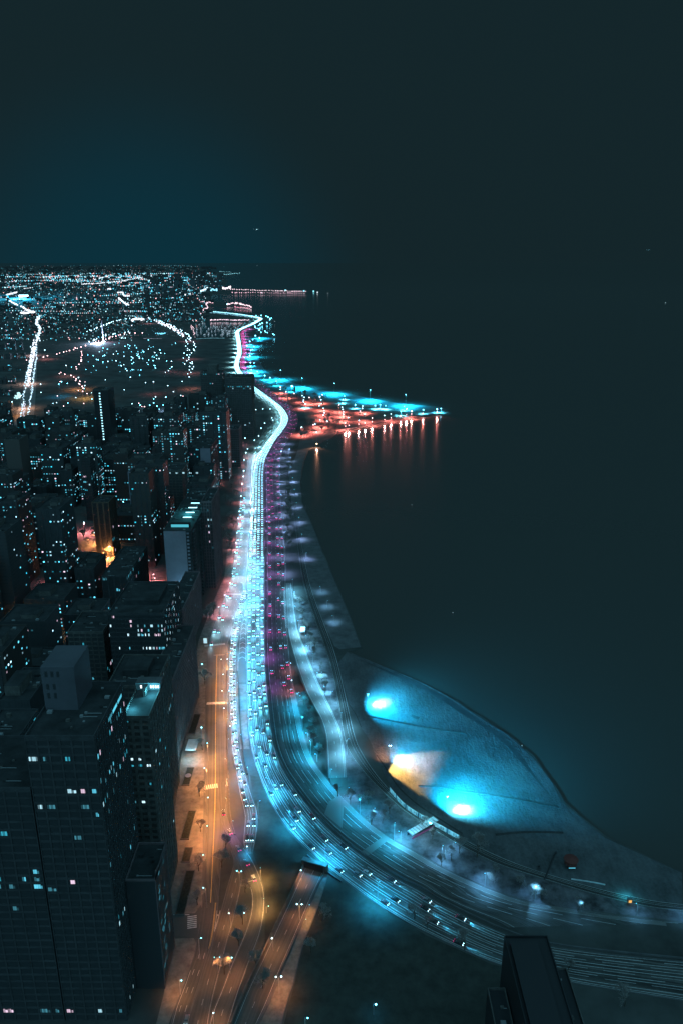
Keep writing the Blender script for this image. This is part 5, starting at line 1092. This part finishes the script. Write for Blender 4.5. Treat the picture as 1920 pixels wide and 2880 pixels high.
traffic(SB, FS, D(SB, 2000), D(SB, 2640), 30, 'near', 'car heading south in the LANE lane of the blue curve', 'southbound cars on the curve', beam=(.08, .62, 1), every=1, bpow=16000)
traffic(SB, FS, D(SB, 1560), D(SB, 2000), 15, 'mid', 'car heading south in the LANE lane of the straight', 'southbound cars on the straight', beam=(.12, .7, 1), every=1, bpow=16000)
traffic(RP, (.3, .7), D(RP, 1660), D(RP, 2225), 12, 'near', 'car in the LANE lane of the slip road', 'cars on the slip road', beam=(.1, .65, 1), every=1, bpow=12000)
traffic(IS, (.14, .36), D(IS, 1400), D(IS, 1810), 26, 'mid', 'car in the LANE lane of the pale inner street', 'cars on the inner street', beam=(.4, .85, 1), every=1, bpow=12000)
traffic(NB, (.16, .62, .86), D(NB, 1450), D(NB, 1950), 30, 'mid', 'car heading north in the LANE lane', 'northbound cars on the straight', rev=True)
traffic(BR, (.5,), 20, 90, 14, 'near', 'car on the purple-lit bend of the curved street', 'cars on the curved street', rev=True)
print('cars', NC[0])
# the traffic farther away, past the count of single cars: one mass
mb = MB(); r9 = random.Random(77)
def far_traffic(rb, fs, d0, d1, gap, head_, s):
    for f in fs:
        d = d0
        while d < min(d1, rb.len):
            p, t = rb.at(d, f); n = Vector((-t.y, t.x, 0)); cm = M_carw[r9.randrange(5)]; mb.obox((p.x, p.y), t, 4.5, 1.8, .4, 1.4, cm, tw=.85, tl=.6)
            for e in (-.65, .65):
                q = p + n * e - t * (2.3 if not head_ else -2.3); q = q + t * (.1 if head_ else -.1); mb.face([(q - n * s / 2).xy[:] + (.5,), (q + n * s / 2).xy[:] + (.5,), (q + n * s / 2).xy[:] + (.5 + s * 1.1,), (q - n * s / 2).xy[:] + (.5 + s * 1.1,)], GLOW, None, (1.6, 4.0, 5.0) if head_ else (4, .35, 1.8))
            d += gap * r9.uniform(.7, 1.3)
far_traffic(SB, FS, 0, D(SB, 1058), 16, True, 1.5); far_traffic(SB, FS, D(SB, 1058), D(SB, 1300), 10, True, 1.0); far_traffic(SB, FS, D(SB, 1300), D(SB, 1560), 8, True, .6)
far_traffic(NB, FS, D(NB, 925), D(NB, 1058), 34, False, 1.0); far_traffic(NB, FS, D(NB, 1058), D(NB, 1300), 44, False, .7); far_traffic(NB, (.16, .4, .86), D(NB, 1300), D(NB, 1450), 30, False, .7)
tag(mb.build('distant_traffic'), 'unbroken distant traffic on both carriageways of the highway', 'traffic', kind='stuff')

# ================================================================ THINGS ON THE SHORE
# mural wall: pale painted panels with bold shapes
ws = catmull([P(*p) for p in [(1093, 2221), (1134, 2268), (1190, 2306), (1245, 2336), (1290, 2361)]], 41); rt = empty('mural_wall', ws[20], 'long curved wall of brightly lit painted panels between shore path and beach', 'wall')
mb = MB()
for a, b in zip(ws, ws[1:]): c = (a + b) / 2; mb.obox(c.xy, b - a, (b - a).length + .03, .4, 0, 3.2, M_conc)
lbuild(mb, 'wall_body', rt); r10 = random.Random(2); M_pan = mat('painted_panel', (.55, .62, .66), noise_=(.4, .25)); M_pan2 = mat('mural_blue', (.05, .16, .22)); M_pan3 = mat('mural_dark', (.02, .03, .05))
mb = MB(); sh = MB()
for i, (a, b) in enumerate(zip(ws[1:-1], ws[2:])):
    t = (b - a).normalized(); n = Vector((t.y, -t.x, 0)); n = n if n.y < 0 else -n; c = (a + b) / 2 + n * .26; L = (b - a).length
    mb.obox(c.xy, t, L * .98, .08, .15, 3.05, M_pan if i % 7 != 5 else M_pan2)
    if r10.random() < .7:
        k = r10.choice([0, 1, 2]); q = c + n * .07
        if k == 0: sh.obox(q.xy, t, L * .25, .05, .5, 2.7, M_pan3); sh.obox((q + t * L * .25).xy, t, L * .2, .05, .5, 1.1, M_pan2)
        elif k == 1: sh.obox((q - t * L * .2).xy, t, L * .18, .05, .6, 2.6, M_pan2); sh.obox((q + t * L * .2).xy, t, L * .18, .05, .6, 2.6, M_pan3)
        else: sh.obox(q.xy, t, L * .6, .05, 1.5, 2.1, M_pan2)
    if i % 4 == 2: light('wall_washer', c + n * 2.6 + Vector((0, 0, 3.5)) - Vector(rt.location), (.2, .78, 1), 420, 'POINT', rad=.2, parent=rt)
lbuild(mb, 'painted_panels', rt); lbuild(sh, 'mural_shapes', rt)
# shelter over the underpass stairs
a, b = P(1150, 2356), P(1224, 2314); t = (b - a).normalized(); c = (a + b) / 2; rt = empty('underpass_canopy', c, 'white ribbed canopy over the underpass ramp beside the highway', 'canopy')
nn = Vector((-t.y, t.x, 0)); L = (b - a).length; mb = MB(); mb.obox(c.xy, t, L, 4.2, 3.0, 3.2, M_pan); lbuild(mb, 'roof', rt)
mb = MB()
for i in range(11): mb.obox((c + t * (i / 10 - .5) * (L - .4)).xy, t, .18, 4.4, 3.2, 3.45, M_pole)
lbuild(mb, 'roof_ribs', rt); mb = MB(); mb.obox((c + nn * 1.9).xy, t, L - .4, .2, .1, 2.98, M_pan3); mb.obox((c - nn * 1.9).xy, t, L - .4, .2, .1, 1.1, mat('mural_rose', (.35, .06, .15))); lbuild(mb, 'side_wall', rt)
light('canopy_light', (-t * 6 - nn * 6) + Vector((0, 0, 8)), (.35, .8, 1), 3500, 'POINT', rad=.3, parent=rt); light('canopy_light', (t * 6 + nn * 5) + Vector((0, 0, 8)), (.2, .8, 1), 3000, 'POINT', rad=.3, parent=rt)
# slip road shelter with bright side
a = P(852, 1778); rt = empty('bus_shelter', a, 'small brightly lit white shelter beside the lakeside slip road', 'shelter')
mb = MB(); mb.box(-2, 2, -5, 5, 2.6, 2.8, M_pan); mb.build('roof', rt); mb = MB(); mb.box(1.6, 1.8, -4.8, 4.8, 0, 2.6, M_pan); mb.build('back_wall', rt); light('shelter_light', (-4, -4, 6), (.5, .85, 1), 3500, 'POINT', rad=.3, parent=rt)
# billboard by the first crosswalk
a = P(579, 1813); rt = empty('lit_billboard', a, 'small glowing white advertising panel at the left of the upper crosswalk', 'billboard'); mb = MB(); mb.box(-1.8, 1.8, -.2, .2, 1, 6.5, M_dark, bottom=True); mb.build('frame', rt)
mb = MB(); mb.face([(-1.5, -.24, 1.4), (1.5, -.24, 1.4), (1.5, -.24, 6.2), (-1.5, -.24, 6.2)], GLOW, None, (.5, .8, .9)); mb.build('screen', rt)
# beach house, kiosk, lifeguard chair
a = P(1602, 2440); rt = empty('round_pavilion', a, 'dark red round pavilion on stilts at the lower right of the beach', 'pavilion'); M_red = mat('dull_red_paint', (.12, .035, .03))
mb = MB()
for i in range(12):
    t0, t1 = i * math.pi / 6, (i + 1) * math.pi / 6; p0, p1 = (3.4 * math.cos(t0), 3.4 * math.sin(t0)), (3.4 * math.cos(t1), 3.4 * math.sin(t1)); mb.face([(*p0, 3), (*p1, 3), (*p1, 5.6), (*p0, 5.6)], M_red); mb.face([(p0[0] * 1.15, p0[1] * 1.15, 5.6), (p1[0] * 1.15, p1[1] * 1.15, 5.6), (0, 0, 6.8)], M_red)
mb.build('drum', rt); mb = MB(); mb.box(-.5, .5, -.5, .5, 0, 3, M_dark); mb.build('stem', rt); mb = MB(); mb.box(-2, 1.5, -3.6, -3.5, 2.8, 3.1, GLOW, bottom=True, col=(.15, .8, 1.1)); mb.build('light_strip', rt)
a = P(1768, 2537); rt = empty('kiosk', a, 'tiny kiosk with an amber lit face beside the shore path', 'kiosk'); mb = MB(); mb.box(-1, 1, -1, 1, 0, 2.6, M_dark); mb.build('body', rt); mb = MB(); mb.face([(-.8, -1.05, .5), (.8, -1.05, .5), (.8, -1.05, 2.2), (-.8, -1.05, 2.2)], GLOW, None, (1, .5, .12)); mb.build('lit_front', rt)
light('kiosk_light', (0, 3, 3), (.05, .6, .8), 1800, 'POINT', rad=.2, parent=rt)
a = P(1513, 2450); rt = empty('lifeguard_chair', a, 'dark lifeguard chair standing on the sand below the beach stairs', 'lifeguard chair'); mb = MB()
for x_ in (-.5, .5):
    for y_ in (-.5, .5): mb.tube((x_ * 1.3, y_ * 1.3, 0), (x_, y_, 2), .06, .06, M_dark, 4)
mb.build('leg', rt); mb = MB(); mb.box(-.6, .6, -.5, .5, 2, 2.15, M_dark, bottom=True); mb.box(-.6, .6, .4, .5, 2.15, 3.3, M_dark); mb.build('seat', rt)
wallrun('boardwalk_railing', [(1530, 2474), (1540, 2450), (1551, 2420), (1562, 2398)], M_dark, 1.0, .5, 'dark railing of the boardwalk running out over the sand', 'railing')
wallrun('beach_fence', [(1605, 2474), (1660, 2482), (1700, 2490)], M_pan, .8, .2, 'thin pale fence below the round pavilion', 'fence')
# planters and dark garden courts along the west pavement
for i, (x0, y0, x1, y1, lb) in enumerate([(505, 2575, 538, 2450, 'large dark planted court at the side street corner'), (519, 2426, 536, 2385, 'rounded dark planter on the west pavement'), (522, 2362, 540, 2282, 'long narrow dark planter on the west pavement'), (515, 2210, 545, 2160, 'dark court with a round pale fountain'), (540, 2065, 556, 2010, 'dark narrow planter beside the slatted building')]):
    a, b = P(x0, y0), P(x1, y1); rt = empty('planted_court', ((a.x + b.x) / 2, (a.y + b.y) / 2, 0), lb, 'planter'); wx, wy = abs(b.x - a.x) / 2, abs(b.y - a.y) / 2
    wx = max(wx, 2.5)
    mb = MB(); mb.box(-wx, wx, -wy, -wy + .4, 0, .7, M_conc); mb.box(-wx, wx, wy - .4, wy, 0, .7, M_conc); mb.box(-wx, -wx + .4, -wy + .4, wy - .4, 0, .7, M_conc); mb.box(wx - .4, wx, -wy + .4, wy - .4, 0, .7, M_conc); mb.build('kerb_wall', rt)
    mb = MB(); mb.box(-wx + .4, wx - .4, -wy + .4, wy - .4, .02, .55, mat('dark_shrub', (.02, .024, .02), noise_=(1.0, .6, .8, .3))); mb.build('shrubs', rt)
    if 'fountain' in lb: mb = MB(); mb.cap((0, 0), 2, 1.0, M_pale, 16); mb.build('basin', rt)
a = P(536, 2110); rt = empty('entrance_canopy', a, 'brightly lit white entrance canopy at the foot of the slatted building', 'canopy'); mb = MB(); mb.box(-2, 5, -6, 6, 4, 4.4, M_pan, bottom=True); mb.build('roof', rt); light('canopy_light', (3, -12, 6), (.25, .8, 1), 7000, 'POINT', rad=.2, parent=rt)
mb = MB(); mb.box(-.3, .3, -.3, .3, 0, 4, M_pole); mb.build('post', rt)
# quay of the peninsula
wallrun('quay_wall', [(945, 1217), (1067, 1189), (1131, 1178), (1200, 1168), (1239, 1164)], M_conc, 1.6, 3, 'long quay wall along the near side of the red-lit peninsula', 'quay')
wallrun('quay_wall', [(862, 1272), (852, 1298), (846, 1330), (843, 1362), (846, 1405)], M_conc, .5, 1.2, 'curved stone edge of the lakefront ledge above the water', 'quay')
sheet('red_paving', [(880, 1240), (955, 1214), (1065, 1190), (1130, 1178.5), (1236, 1164.5), (1226, 1161), (1163, 1158), (1051, 1146), (971, 1130), (900, 1122), (850, 1130), (860, 1180)], mat('park_ground', (.10, .085, .075), noise_=(.02, .5)), .15)
a = P(1040, 1143); rt = empty('beach_house', a, 'long ship-like beach house on the far side of the peninsula', 'building'); k = a.y / F
mb = MB(); mb.box(-26 * k, 22 * k, -2 * k, 2 * k, 0, 3 * k, M_conc); mb.build('wall', rt); mb = MB(); mb.box(-20 * k, 10 * k, -1.4 * k, 1.4 * k, 3 * k, 5 * k, M_pale); mb.build('upper_deck', rt)
for i in range(10): mb = MB(); mb.box(-1 * k, 1 * k, -.1, 0, 0, 1.2 * k, GLOW, bottom=True, col=(.3, .9, 1.1)); mb.build('window', rt, ((-22 + i * 4.3) * k, -2 * k - .1, 1 * k))
# buoys on the lake
for i, (x, y, lb) in enumerate([(1272, 1727, 'tiny lit buoy on the dark water beyond the concrete ledge'), (1157, 1423, 'tiny lit buoy on the open lake below the peninsula'), (1870, 852, 'faint lit buoy far out at the right'), (1466, 2102, 'tiny buoy light just off the beach')]):
    a = P(x, y, -.4); k = max(a.y / F, .35); rt = empty('buoy', (a.x, a.y, -.5), lb, 'buoy'); mb = MB(); mb.tube((0, 0, 0), (0, 0, 1.5), .6, .25, M_red, 8); mb.build('float', rt); mb = MB(); mb.box(-.5 * k, .5 * k, -.5 * k, .5 * k, 1.5, 1.5 + k, GLOW, col=(.5, .8, .9)); mb.build('light', rt)
# aircraft, at rest
def plane(px, py, Yd, sc, label, heading, b):
    dx = (px - 960) / F; dy = -(py - 1440) / F; d = Vector((dx, CP + dy * SP, -SP + dy * CP)); p = d * (Yd / d.y) + Vector((0, 0, CAMH))
    rt = empty('airliner', p, label, 'aircraft', None, heading); rt.scale = (sc, sc, sc); m = M_carw[3]
    mb = MB(); mb.tube((-18, 0, 0), (14, 0, 0), 1.6, 2, m, 10); mb.tube((14, 0, 0), (19, 0, -.4), 2, .4, m, 10); mb.tube((-18, 0, 0), (-23, 0, 1), 1.6, .4, m, 10); mb.build('fuselage', rt)
    for s in (-1, 1):
        mb = MB(); q = [(4, s * 1.8, -.6), (-3, s * 1.8, -.6), (-8, s * 18, .8), (-5.5, s * 18, .8)]; mb.face(q if s > 0 else q[::-1], m); mb.face([(x_, y_, z_ - .4) for x_, y_, z_ in (q[::-1] if s > 0 else q)], m); mb.build('wing', rt)
        mb = MB(); mb.box(-1, 1, -1.2, 1.2, -1.2, 1.2, GLOW, bottom=True, col=b); mb.build('landing_light', rt, (4.6, s * 3, -.6))
    mb = MB(); mb.face([(-17, 0, 1.5), (-23, 0, 7), (-24.5, 0, 7), (-22, 0, .8)], m); mb.face([(-17, .2, 1.5), (-22, .2, .8), (-24.5, .2, 7), (-23, .2, 7)], m); mb.build('tail_fin', rt)
plane(722, 645, 5000, 1.0, 'bright-lit airliner in the dark sky left of centre', -.5, (1.6, 3.2, 3.6)); plane(1822, 703, 9000, 1.0, 'faint distant airliner low in the sky at the right', -.3, (.5, 1.6, 2.2))
# labels: tell look-alikes apart by their order going away from the viewer
UN = ['', 'first', 'second', 'third', 'fourth', 'fifth', 'sixth', 'seventh', 'eighth', 'ninth']
TE = {2: 'twent', 3: 'thirt', 4: 'fort', 5: 'fift', 6: 'sixt', 7: 'sevent', 8: 'eight', 9: 'ninet'}
def ordn(n):
    if n <= 20: return ORD[n - 1]
    t, u = divmod(n, 10); return TE[t] + 'ieth' if u == 0 else TE[t] + 'y-' + UN[u]
from collections import defaultdict
same = defaultdict(list)
for o in bpy.data.objects:
    if o.get('category') and o.get('label'): same[o['label']].append(o)
for lb, os_ in same.items():
    if len(os_) > 1:
        os_.sort(key=lambda o: o.matrix_basis.translation.y)
        for k, o in enumerate(os_):
            o['label'] = lb + ', ' + ordn(k + 1) + ' from the front'
            if not o.get('group'): o['group'] = lb
for o in bpy.data.objects:
    if o.get('label') and not 4 <= len(o['label'].split()) <= 16: print('LABEL', o['label'])
print('lights', LCOUNT[0], 'objects', len(bpy.data.objects))
